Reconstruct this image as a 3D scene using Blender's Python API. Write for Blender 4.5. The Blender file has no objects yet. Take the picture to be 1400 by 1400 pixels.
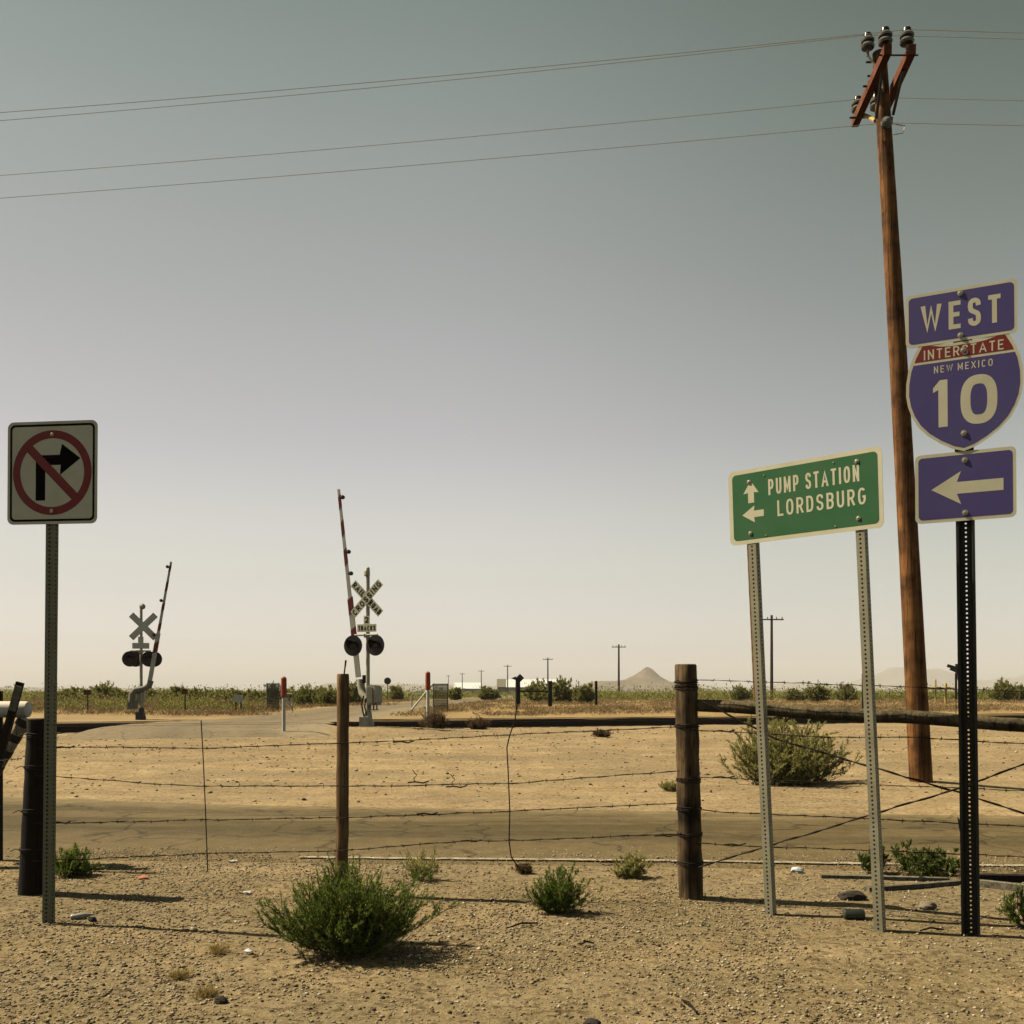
import bpy, math, random
import numpy as np
from mathutils import Vector, Matrix

# ------------------------------------------------------------------ camera, sky, sun
scene = bpy.context.scene
C = scene.collection
R = math.radians
CAM_H = 1.38
cd = bpy.data.cameras.new("camera")
cam = bpy.data.objects.new("camera", cd)
C.objects.link(cam)
cam.location = (0, 0, CAM_H)
cam.rotation_euler = (R(90), 0, 0)
cd.sensor_width = 36
cd.lens = 36
cd.shift_y = 245 / 1400
cd.clip_start = 0.05
cd.clip_end = 60000
scene.camera = cam

SUN_EL, SUN_AZ = R(50), R(13)          # height, and how far behind the straight left
sun_dir = Vector((-math.cos(SUN_EL) * math.cos(SUN_AZ), math.cos(SUN_EL) * math.sin(SUN_AZ), math.sin(SUN_EL)))
sl = bpy.data.lights.new("sun", 'SUN')
sl.energy = 5.0
sl.angle = R(0.5)
sl.color = (1.0, 0.90, 0.72)
sun = bpy.data.objects.new("sun", sl)
C.objects.link(sun)
sun.rotation_euler = (-sun_dir).to_track_quat('-Z', 'Y').to_euler()

world = bpy.data.worlds.new("World")
scene.world = world
world.use_nodes = True
wn, wl = world.node_tree.nodes, world.node_tree.links
wn.clear()
wo = wn.new('ShaderNodeOutputWorld')
bg = wn.new('ShaderNodeBackground')
sky = wn.new('ShaderNodeTexSky')
sky.sky_type = 'NISHITA'
sky.sun_disc = False
sky.sun_elevation = SUN_EL
sky.sun_rotation = R(-76)
sky.air_density = 1.0
sky.dust_density = 2.0
hs = wn.new('ShaderNodeHueSaturation')
hs.inputs['Saturation'].default_value = 0.25
wl.new(sky.outputs[0], hs.inputs['Color'])
tc = wn.new('ShaderNodeTexCoord')
sp = wn.new('ShaderNodeSeparateXYZ')
wl.new(tc.outputs['Generated'], sp.inputs[0])
cr = wn.new('ShaderNodeValToRGB')
SKY_RAMP = [(0.0, (2.55, 2.40, 2.35)), (0.045, (2.12, 2.00, 1.96)), (0.105, (1.72, 1.65, 1.48)), (0.24, (1.28, 1.215, 1.19)),
            (0.365, (1.05, 1.055, 0.985)), (0.47, (0.87, 0.945, 0.845)), (0.56, (0.645, 0.785, 0.665)), (0.70, (0.16, 0.19, 0.16)), (1.0, (0.07, 0.085, 0.075))]
el = cr.color_ramp.elements
while len(el) < len(SKY_RAMP):
    el.new(0.5)
for e, (p, c) in zip(el, SKY_RAMP):
    e.position = p
    e.color = (*c, 1)
wl.new(sp.outputs['Z'], cr.inputs[0])
az = wn.new('ShaderNodeMapRange')             # evens out the glow on the sun's side
az.inputs['From Min'].default_value = -0.6
az.inputs['From Max'].default_value = 0.6
az.inputs['To Min'].default_value = 0.69
az.inputs['To Max'].default_value = 1.10
wl.new(sp.outputs['X'], az.inputs['Value'])
am = wn.new('ShaderNodeMix')
am.data_type = 'RGBA'
am.blend_type = 'MULTIPLY'
am.inputs['Factor'].default_value = 1
wl.new(cr.outputs[0], am.inputs['A'])
wl.new(az.outputs[0], am.inputs['B'])
mx = wn.new('ShaderNodeMix')
mx.data_type = 'RGBA'
mx.blend_type = 'MULTIPLY'
mx.inputs['Factor'].default_value = 1
wl.new(hs.outputs[0], mx.inputs['A'])
# the sky is darkest high up and away from the sun
tx = wn.new('ShaderNodeMapRange')
tx.interpolation_type = 'SMOOTHSTEP'
tx.inputs['From Min'].default_value = -0.10
tx.inputs['From Max'].default_value = 0.48
wl.new(sp.outputs['X'], tx.inputs['Value'])
tz = wn.new('ShaderNodeMath')
tz.operation = 'MULTIPLY_ADD'
tz.use_clamp = True
tz.inputs[1].default_value = 0.84
tz.inputs[2].default_value = 0.12
wl.new(sp.outputs['Z'], tz.inputs[0])
tm = wn.new('ShaderNodeMath')
tm.operation = 'MULTIPLY'
wl.new(tx.outputs[0], tm.inputs[0])
wl.new(tz.outputs[0], tm.inputs[1])
dk = wn.new('ShaderNodeMix')
dk.data_type = 'RGBA'
dk.blend_type = 'MULTIPLY'
dk.inputs['Factor'].default_value = 1
dk.inputs['B'].default_value = (0.0, 0.16, 0.06, 1)
wl.new(am.outputs['Result'], dk.inputs['A'])
fm = wn.new('ShaderNodeMix')
fm.data_type = 'RGBA'
wl.new(tm.outputs[0], fm.inputs['Factor'])
wl.new(am.outputs['Result'], fm.inputs['A'])
wl.new(dk.outputs['Result'], fm.inputs['B'])
wl.new(fm.outputs['Result'], mx.inputs['B'])
wl.new(mx.outputs['Result'], bg.inputs['Color'])
bg.inputs['Strength'].default_value = 0.075
wl.new(bg.outputs[0], wo.inputs['Surface'])

vs = scene.view_settings
vs.view_transform = 'Standard'
vs.look = 'None'
vs.exposure = 0.4
vs.gamma = 1.0
scene.cycles.use_denoising = True
scene.cycles.max_bounces = 6
scene.cycles.diffuse_bounces = 0
scene.cycles.volume_bounces = 2
scene.cycles.transparent_max_bounces = 8

# ------------------------------------------------------------------ helpers
rnd = random.Random(7)


def P(px, py, Y):
    """a point of the place seen at picture position (px, py) and distance Y"""
    return Vector(((px - 700) / 1400 * Y, Y, CAM_H + (945 - py) / 1400 * Y))


class MB:
    def __init__(self):
        self.v, self.f, self.mi = [], [], []

    def add(self, vs_, fs, m=0):
        o = len(self.v)
        self.v += [tuple(p) for p in vs_]
        self.f += [tuple(i + o for i in q) for q in fs]
        self.mi += [m] * len(fs)

    def box(self, c, s, rot=None, m=0):
        c = Vector(c)
        pts = []
        for z in (-.5, .5):
            for x, y in ((-.5, -.5), (.5, -.5), (.5, .5), (-.5, .5)):
                p = Vector((x * s[0], y * s[1], z * s[2]))
                if rot is not None:
                    p = rot @ p
                pts.append(c + p)
        self.add(pts, [(3, 2, 1, 0), (4, 5, 6, 7), (0, 1, 5, 4), (1, 2, 6, 5), (2, 3, 7, 6), (3, 0, 4, 7)], m)

    def tube(self, pts, r, n=8, cap=True, m=0, jitter=0):
        pts = [Vector(p) for p in pts]
        k = len(pts)
        rs = r if isinstance(r, (list, tuple)) else [r] * k
        vv, ff = [], []
        ref = None
        for i, p in enumerate(pts):
            d = (pts[min(i + 1, k - 1)] - pts[max(i - 1, 0)])
            if d.length < 1e-9:
                d = Vector((0, 0, 1))
            d.normalize()
            if ref is None:
                ref = Vector((1, 0, 0)) if abs(d.x) < 0.8 else Vector((0, 0, 1))
            a = (ref - d * ref.dot(d))
            a.normalize()
            ref = a
            b = d.cross(a)
            for j in range(n):
                t = 2 * math.pi * j / n
                q = rs[i] * (1 + (rnd.uniform(-jitter, jitter) if jitter else 0))
                vv.append(p + a * (math.cos(t) * q) + b * (math.sin(t) * q))
        for i in range(k - 1):
            for j in range(n):
                j2 = (j + 1) % n
                ff.append((i * n + j, i * n + j2, (i + 1) * n + j2, (i + 1) * n + j))
        if cap:
            ff.append(tuple(reversed(range(n))))
            ff.append(tuple((k - 1) * n + j for j in range(n)))
        self.add(vv, ff, m)

    def prism(self, poly, fr, w0, w1, m=0):
        """outline poly (u, v) in frame fr, from depth w0 (back) to w1 (front)"""
        n = len(poly)
        vv = [fr(u, v, w0) for u, v in poly] + [fr(u, v, w1) for u, v in poly]
        ff = [tuple(reversed(range(n))), tuple(range(n, 2 * n))]
        for i in range(n):
            j = (i + 1) % n
            ff.append((i, j, n + j, n + i))
        self.add(vv, ff, m)

    def ring(self, po, pi, fr, w0, w1, m=0):
        """band between two outlines with the same number of points"""
        n = len(po)
        vv = [fr(u, v, w1) for u, v in po] + [fr(u, v, w1) for u, v in pi] + \
             [fr(u, v, w0) for u, v in po] + [fr(u, v, w0) for u, v in pi]
        ff = []
        for i in range(n):
            j = (i + 1) % n
            ff.append((i, j, n + j, n + i))
            ff.append((2 * n + i, 2 * n + j, j, i))
            ff.append((n + i, n + j, 3 * n + j, 3 * n + i))
        self.add(vv, ff, m)

    def lathe(self, prof, base, axis=(0, 0, 1), n=20, m=0):
        axis = Vector(axis).normalized()
        self.tube_profile(prof, Vector(base), axis, n, m)

    def tube_profile(self, prof, base, axis, n, m):
        a = Vector((1, 0, 0)) if abs(axis.x) < .8 else Vector((0, 0, 1))
        a = (a - axis * a.dot(axis)).normalized()
        b = axis.cross(a)
        vv, ff = [], []
        for (r, h) in prof:
            for j in range(n):
                t = 2 * math.pi * j / n
                vv.append(base + axis * h + a * (r * math.cos(t)) + b * (r * math.sin(t)))
        k = len(prof)
        for i in range(k - 1):
            for j in range(n):
                j2 = (j + 1) % n
                ff.append((i * n + j, i * n + j2, (i + 1) * n + j2, (i + 1) * n + j))
        ff.append(tuple(reversed(range(n))))
        ff.append(tuple((k - 1) * n + j for j in range(n)))
        self.add(vv, ff, m)

    def build(self, name, mat, parent=None, loc=None, smooth=True, angle=0.6):
        me = bpy.data.meshes.new(name)
        o = bpy.data.objects.new(name, me)
        C.objects.link(o)
        org = Vector((0, 0, 0))
        if parent is not None:
            p = parent
            while p is not None:
                org = org + p.location
                p = p.parent
            o.parent = parent
        elif loc is not None:
            org = Vector(loc)
            o.location = org
        me.from_pydata([tuple(Vector(q) - org) for q in self.v], [], self.f)
        mats = mat if isinstance(mat, (list, tuple)) else [mat]
        for q in mats:
            me.materials.append(q)
        if len(mats) > 1:
            me.polygons.foreach_set('material_index', self.mi)
        if smooth:
            me.polygons.foreach_set('use_smooth', [True] * len(me.polygons))
            me.set_sharp_from_angle(angle=angle)
        me.update()
        return o


def np_mesh(name, V, F, mat, parent=None, loc=None, smooth=False):
    """quads or tris from numpy arrays"""
    me = bpy.data.meshes.new(name)
    n = F.shape[1]
    me.vertices.add(len(V))
    me.vertices.foreach_set('co', np.asarray(V, dtype=np.float32).ravel())
    me.loops.add(F.size)
    me.loops.foreach_set('vertex_index', F.ravel().astype(np.int32))
    me.polygons.add(len(F))
    me.polygons.foreach_set('loop_start', np.arange(0, F.size, n, dtype=np.int32))
    me.polygons.foreach_set('loop_total', np.full(len(F), n, dtype=np.int32))
    if smooth:
        me.polygons.foreach_set('use_smooth', np.ones(len(F), dtype=bool))
    me.update(calc_edges=True)
    me.validate()
    me.materials.append(mat)
    o = bpy.data.objects.new(name, me)
    C.objects.link(o)
    if parent is not None:
        o.parent = parent
    elif loc is not None:
        o.location = loc
    return o


def tag(o, label=None, cat=None, group=None, kind=None):
    if label:
        o['label'] = label
    if cat:
        o['category'] = cat
    if group:
        o['group'] = group
    if kind:
        o['kind'] = kind
    return o


def thing(name, label, cat, loc, group=None):
    o = bpy.data.objects.new(name, None)
    o.empty_display_size = 0.2
    C.objects.link(o)
    o.location = loc
    return tag(o, label, cat, group)


def copy_tree(o, parent=None):
    c = o.copy()
    C.objects.link(c)
    c.parent = parent
    for ch in list(o.children):
        copy_tree(ch, c)
    return c


def frame(org, yaw, lean=(0, 0)):
    """sign frame: yaw > 0 turns the face to the left; lean = slope of the up axis"""
    v = Vector((lean[0], lean[1], 1)).normalized()
    u = Vector((math.cos(yaw), -math.sin(yaw), 0))
    u = (u - v * u.dot(v) * 0.5).normalized()
    w = u.cross(v).normalized()
    v = w.cross(u).normalized()
    org = Vector(org)
    f = lambda a, b, c=0.0: org + u * a + v * b + w * c
    f.u, f.v, f.w = u, v, w
    return f


def rrect(w, h, r, cx=0, cy=0, n=6):
    out = []
    for (sx, sy, a0) in ((1, 1, 0), (-1, 1, 90), (-1, -1, 180), (1, -1, 270)):
        for i in range(n + 1):
            a = R(a0 + 90 * i / n)
            out.append((cx + sx * (w / 2 - r) + r * math.cos(a), cy + sy * (h / 2 - r) + r * math.sin(a)))
    return out


def circle(r, cx=0, cy=0, n=48, a0=0):
    return [(cx + r * math.cos(a0 + 2 * math.pi * i / n), cy + r * math.sin(a0 + 2 * math.pi * i / n)) for i in range(n)]


# ------------------------------------------------------------------ materials
def new_mat(name, col, rough=0.8, metal=0.0, spec=0.3):
    m = bpy.data.materials.new(name)
    m.use_nodes = True
    b = m.node_tree.nodes['Principled BSDF']
    b.inputs['Base Color'].default_value = (*col, 1)
    b.inputs['Roughness'].default_value = rough
    b.inputs['Metallic'].default_value = metal
    b.inputs['Specular IOR Level'].default_value = spec
    return m


def nodes(m):
    return m.node_tree.nodes, m.node_tree.links, m.node_tree.nodes['Principled BSDF']


def ramp(n, stops):
    r = n.new('ShaderNodeValToRGB')
    e = r.color_ramp.elements
    while len(e) < len(stops):
        e.new(0.5)
    for q, (p, c) in zip(e, stops):
        q.position = p
        q.color = (*c, 1) if len(c) == 3 else c
    return r


def mixc(n, l, a, b, fac, mode='MIX'):
    x = n.new('ShaderNodeMix')
    x.data_type = 'RGBA'
    x.blend_type = mode
    for key, val in (('A', a), ('B', b), ('Factor', fac)):
        s = x.inputs[key]
        if hasattr(val, 'is_linked'):
            l.new(val, s)
        else:
            s.default_value = (*val, 1) if isinstance(val, tuple) else val
    return x.outputs['Result']


def noise(n, l, vec, scale, detail=4, rough=0.55, dist=0.0):
    t = n.new('ShaderNodeTexNoise')
    t.inputs['Scale'].default_value = scale
    t.inputs['Detail'].default_value = detail
    t.inputs['Roughness'].default_value = rough
    t.inputs['Distortion'].default_value = dist
    if vec is not None:
        l.new(vec, t.inputs['Vector'])
    return t.outputs['Fac']


def dirty(name, col, dirt=(0.16, 0.12, 0.07), amt=0.35, scale=6, rough=0.7, metal=0.0, bump=0.0, spec=0.3):
    m = new_mat(name, col, rough, metal, spec)
    n, l, b = nodes(m)
    t = n.new('ShaderNodeTexCoord')
    f = noise(n, l, t.outputs['Object'], scale, 8, 0.65)
    r = ramp(n, [(0.38, (0, 0, 0)), (0.72, (1, 1, 1))])
    l.new(f, r.inputs[0])
    mu = n.new('ShaderNodeMath')
    mu.operation = 'MULTIPLY'
    mu.inputs[1].default_value = amt
    l.new(r.outputs[0], mu.inputs[0])
    l.new(mixc(n, l, col, dirt, mu.outputs[0]), b.inputs['Base Color'])
    f2 = noise(n, l, t.outputs['Object'], scale * 9, 4)
    mr = n.new('ShaderNodeMapRange')
    mr.inputs['To Min'].default_value = max(0.05, rough - 0.15)
    mr.inputs['To Max'].default_value = min(1, rough + 0.15)
    l.new(f2, mr.inputs['Value'])
    l.new(mr.outputs[0], b.inputs['Roughness'])
    if bump:
        bp = n.new('ShaderNodeBump')
        bp.inputs['Strength'].default_value = bump
        bp.inputs['Distance'].default_value = 0.004
        l.new(f2, bp.inputs['Height'])
        l.new(bp.outputs[0], b.inputs['Normal'])
    return m


def wood(name, dark, light, grain=26, stretch=0.05, knots=True, bump=0.6, stain=0.6):
    """long grain along object Z"""
    m = new_mat(name, light, 0.85, 0, 0.2)
    n, l, b = nodes(m)
    t = n.new('ShaderNodeTexCoord')
    mp = n.new('ShaderNodeMapping')
    mp.inputs['Scale'].default_value = (1, 1, stretch)
    l.new(t.outputs['Object'], mp.inputs['Vector'])
    f = noise(n, l, mp.outputs[0], grain, 8, 0.7, 0.4)
    f2 = noise(n, l, mp.outputs[0], grain * 4, 4, 0.7)
    f3 = noise(n, l, t.outputs['Object'], 2.5, 3, 0.6)
    r = ramp(n, [(0.30, dark), (0.52, tuple(0.45 * a + 0.55 * c for a, c in zip(dark, light))), (0.70, light)])
    l.new(f, r.inputs[0])
    r3 = ramp(n, [(0.36, (stain, stain * .95, stain * .87)), (0.62, (1.12, 1.06, 1.0))])
    l.new(f3, r3.inputs[0])
    c = mixc(n, l, r.outputs[0], r3.outputs[0], 1.0, 'MULTIPLY')
    r2 = ramp(n, [(0.38, (0.2, 0.17, 0.15)), (0.46, (1, 1, 1))])
    l.new(f2, r2.inputs[0])
    c = mixc(n, l, c, r2.outputs[0], 0.8, 'MULTIPLY')
    if knots:
        v = n.new('ShaderNodeTexVoronoi')
        v.inputs['Scale'].default_value = 5
        mp2 = n.new('ShaderNodeMapping')
        mp2.inputs['Scale'].default_value = (1, 1, .6)
        l.new(t.outputs['Object'], mp2.inputs['Vector'])
        l.new(mp2.outputs[0], v.inputs['Vector'])
        rk = ramp(n, [(0.06, (0.25, 0.2, 0.18)), (0.13, (1, 1, 1))])
        l.new(v.outputs['Distance'], rk.inputs[0])
        c = mixc(n, l, c, rk.outputs[0], 0.8, 'MULTIPLY')
    l.new(c, b.inputs['Base Color'])
    bp = n.new('ShaderNodeBump')
    bp.inputs['Strength'].default_value = bump
    bp.inputs['Distance'].default_value = 0.012
    l.new(f, bp.inputs['Height'])
    l.new(bp.outputs[0], b.inputs['Normal'])
    return m


def leafmat(name, stops, rough=0.7, trans=0.25):
    m = new_mat(name, stops[0][1], rough, 0, 0.15)
    n, l, b = nodes(m)
    g = n.new('ShaderNodeNewGeometry')
    r = ramp(n, stops)
    l.new(g.outputs['Random Per Island'], r.inputs[0])
    l.new(r.outputs[0], b.inputs['Base Color'])
    if trans:
        tr = n.new('ShaderNodeBsdfTranslucent')
        l.new(r.outputs[0], tr.inputs['Color'])
        ms = n.new('ShaderNodeMixShader')
        ms.inputs[0].default_value = trans
        l.new(b.outputs[0], ms.inputs[1])
        l.new(tr.outputs[0], ms.inputs[2])
        l.new(ms.outputs[0], n['Material Output'].inputs['Surface'])
    return m


M = {}
M['galv'] = dirty('galvanised_steel', (0.36, 0.325, 0.205), (0.14, 0.12, 0.07), 0.5, 5, 0.55, 0.15)
M['galv_green'] = dirty('painted_green_steel', (0.19, 0.19, 0.105), (0.08, 0.07, 0.04), 0.5, 5, 0.6, 0.1)
M['shaded_post'] = dirty('shaded_channel_steel', (0.020, 0.024, 0.018), (0.05, 0.035, 0.02), 0.4, 5, 0.65, 0.1)  # near-black colour carries the shade of the open channel
M['sign_white'] = dirty('sign_white', (0.78, 0.70, 0.45), (0.40, 0.32, 0.17), 0.35, 4, 0.55)
M['sign_back'] = dirty('sign_aluminium', (0.80, 0.73, 0.52), (0.5, 0.42, 0.28), 0.4, 4, 0.6, 0.0)
M['sign_green'] = dirty('sign_green', (0.030, 0.135, 0.040), (0.07, 0.155, 0.065), 0.7, 3, 0.5)
M['sign_blue'] = dirty('sign_blue', (0.088, 0.066, 0.20), (0.115, 0.092, 0.19), 0.6, 3, 0.5)
M['sign_red'] = dirty('sign_red', (0.24, 0.024, 0.018), (0.16, 0.04, 0.025), 0.5, 4, 0.55)
M['sign_black'] = dirty('sign_black', (0.004, 0.004, 0.004), (0.012, 0.010, 0.008), 0.3, 6, 0.8, spec=0.05)
M['bolt'] = dirty('bolt_steel', (0.42, 0.38, 0.27), (0.15, 0.09, 0.04), 0.4, 30, 0.45, 0.5)
M['wood_post'] = wood('weathered_post_wood', (0.022, 0.013, 0.006), (0.29, 0.195, 0.092), stain=0.10)
M['wood_mid'] = wood('brown_post_wood', (0.09, 0.05, 0.02), (0.36, 0.225, 0.10))
M['wood_black'] = wood('creosoted_wood', (0.006, 0.005, 0.004), (0.028, 0.021, 0.015))
M['wood_log'] = wood('grey_log_wood', (0.04, 0.033, 0.018), (0.24, 0.19, 0.10), stain=0.3)
M['wood_pole'] = wood('utility_pole_wood', (0.048, 0.016, 0.005), (0.44, 0.205, 0.065), 24, 0.025, True, 1.0, 0.35)
M['wood_arm'] = wood('crossarm_wood', (0.12, 0.038, 0.018), (0.27, 0.10, 0.045), 14, 0.4, False, 0.3)
M['wood_grey'] = wood('grey_plank_wood', (0.10, 0.09, 0.06), (0.30, 0.27, 0.19), 18, 0.5, False)
M['sunlit_pole'] = wood('sunlit_pole_wood', (0.30, 0.24, 0.14), (0.68, 0.56, 0.35), 20, 0.1, False)  # tan wood, its colour lightened to look sunlit
M['wood_far'] = new_mat('far_pole_wood', (0.06, 0.045, 0.03), 0.9)
M['wire'] = dirty('rusty_wire', (0.022, 0.016, 0.012), (0.06, 0.03, 0.014), 0.5, 30, 0.8, 0.3)
M['cable'] = new_mat('aluminium_cable', (0.44, 0.415, 0.34), 0.5, 1.0)
M['black_metal'] = dirty('black_metal', (0.004, 0.004, 0.004), (0.04, 0.03, 0.02), 0.3, 8, 0.6)
M['porcelain'] = dirty('porcelain_insulator', (0.20, 0.19, 0.155), (0.05, 0.04, 0.03), 0.4, 9, 0.25)
M['dark_glass'] = new_mat('brown_glaze', (0.04, 0.025, 0.018), 0.25)
M['silver'] = dirty('silver_paint', (0.52, 0.46, 0.32), (0.15, 0.12, 0.07), 0.5, 4, 0.6, 0.1)
M['silver_shade'] = dirty('silver_paint_shade', (0.25, 0.23, 0.15), (0.09, 0.08, 0.05), 0.5, 4, 0.6)  # shaded copy of the silver paint, the shade put into its colour
M['arm_white'] = dirty('gate_white', (0.72, 0.64, 0.46), (0.25, 0.2, 0.12), 0.4, 4, 0.6)
M['arm_red'] = dirty('gate_red', (0.20, 0.028, 0.022), (0.10, 0.04, 0.03), 0.4, 4, 0.6)
M['lens_red'] = new_mat('red_lens', (0.020, 0.004, 0.003), 0.35)
M['marker_white'] = dirty('marker_white', (0.80, 0.73, 0.56), (0.3, 0.24, 0.15), 0.35, 5, 0.6)
M['marker_red'] = dirty('marker_red', (0.42, 0.075, 0.03), (0.25, 0.08, 0.04), 0.4, 6, 0.6)
M['orange'] = dirty('marker_orange', (0.62, 0.19, 0.08), (0.4, 0.15, 0.08), 0.4, 8, 0.6)
M['yellow'] = dirty('pipe_yellow', (0.58, 0.40, 0.10), (0.3, 0.2, 0.08), 0.3, 4, 0.6)
M['rail_steel'] = dirty('rusty_rail', (0.030, 0.019, 0.012), (0.012, 0.010, 0.008), 0.5, 2, 0.7, 0.2)
M['tie'] = dirty('tie_wood', (0.030, 0.024, 0.018), (0.08, 0.06, 0.04), 0.5, 4, 0.95)
M['white_roof'] = new_mat('white_metal_roof', (0.80, 0.78, 0.72), 0.5)
M['barn_wall'] = new_mat('pale_barn_wall', (0.42, 0.38, 0.30), 0.8)
M['beige_wall'] = new_mat('beige_wall', (0.22, 0.19, 0.13), 0.8)
M['bottle'] = dirty('clouded_plastic', (0.42, 0.39, 0.30), (0.25, 0.2, 0.12), 0.5, 12, 0.3)
M['sleeve'] = new_mat('splice_metal', (0.80, 0.76, 0.66), 0.5, 1.0)
M['white_plastic'] = dirty('white_plastic', (0.72, 0.70, 0.64), (0.4, 0.34, 0.24), 0.3, 20, 0.4)
M['mesh_wire'] = new_mat('fence_mesh', (0.16, 0.14, 0.10), 0.7, 0.2)
M['stone'] = dirty('stone', (0.25, 0.20, 0.135), (0.10, 0.075, 0.05), 0.6, 14, 0.9, 0, 0.5)
M['stone_dark'] = dirty('dark_stone', (0.035, 0.028, 0.020), (0.10, 0.075, 0.045), 0.3, 14, 0.95, 0, 0.5)
M['can'] = dirty('green_can', (0.055, 0.065, 0.045), (0.02, 0.02, 0.015), 0.5, 20, 0.4, 0.4)
M['brown_sign'] = new_mat('brown_board', (0.16, 0.055, 0.03), 0.8)
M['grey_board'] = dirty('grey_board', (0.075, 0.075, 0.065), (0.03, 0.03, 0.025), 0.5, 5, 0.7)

M['leaf_green'] = leafmat('thistle_leaves', [(0, (0.055, 0.090, 0.010)), (0.5, (0.145, 0.215, 0.028)), (1, (0.32, 0.36, 0.075))], trans=0.45)
M['leaf_olive'] = leafmat('olive_leaves', [(0, (0.20, 0.195, 0.05)), (0.5, (0.42, 0.385, 0.11)), (1, (0.62, 0.54, 0.20))], trans=0.45)
M['leaf_creosote'] = leafmat('creosote_leaves', [(0, (0.13, 0.145, 0.028)), (0.5, (0.25, 0.255, 0.055)), (1, (0.42, 0.36, 0.12))], trans=0.4)
M['leaf_mid'] = leafmat('broad_leaves', [(0, (0.05, 0.075, 0.016)), (0.5, (0.11, 0.145, 0.03)), (1, (0.21, 0.23, 0.06))], trans=0.35)
M['leaf_straw'] = leafmat('straw', [(0, (0.16, 0.10, 0.042)), (0.5, (0.30, 0.20, 0.085)), (1, (0.44, 0.31, 0.14))])
M['leaf_gold'] = leafmat('golden_straw', [(0, (0.30, 0.19, 0.05)), (0.5, (0.45, 0.30, 0.09)), (1, (0.58, 0.42, 0.16))])
M['leaf_brown'] = leafmat('tumbleweed_twigs', [(0, (0.09, 0.05, 0.022)), (0.5, (0.19, 0.115, 0.055)), (1, (0.30, 0.20, 0.10))])
M['stem'] = leafmat('bush_stems', [(0, (0.05, 0.06, 0.018)), (0.6, (0.12, 0.10, 0.04)), (1, (0.22, 0.17, 0.08))], trans=0)
M['pebble'] = leafmat('pebbles', [(0, (0.035, 0.025, 0.014)), (0.22, (0.15, 0.108, 0.055)), (0.6, (0.33, 0.25, 0.14)),
                                  (0.93, (0.46, 0.37, 0.235)), (1, (0.60, 0.52, 0.38))], 0.9, 0)


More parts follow.
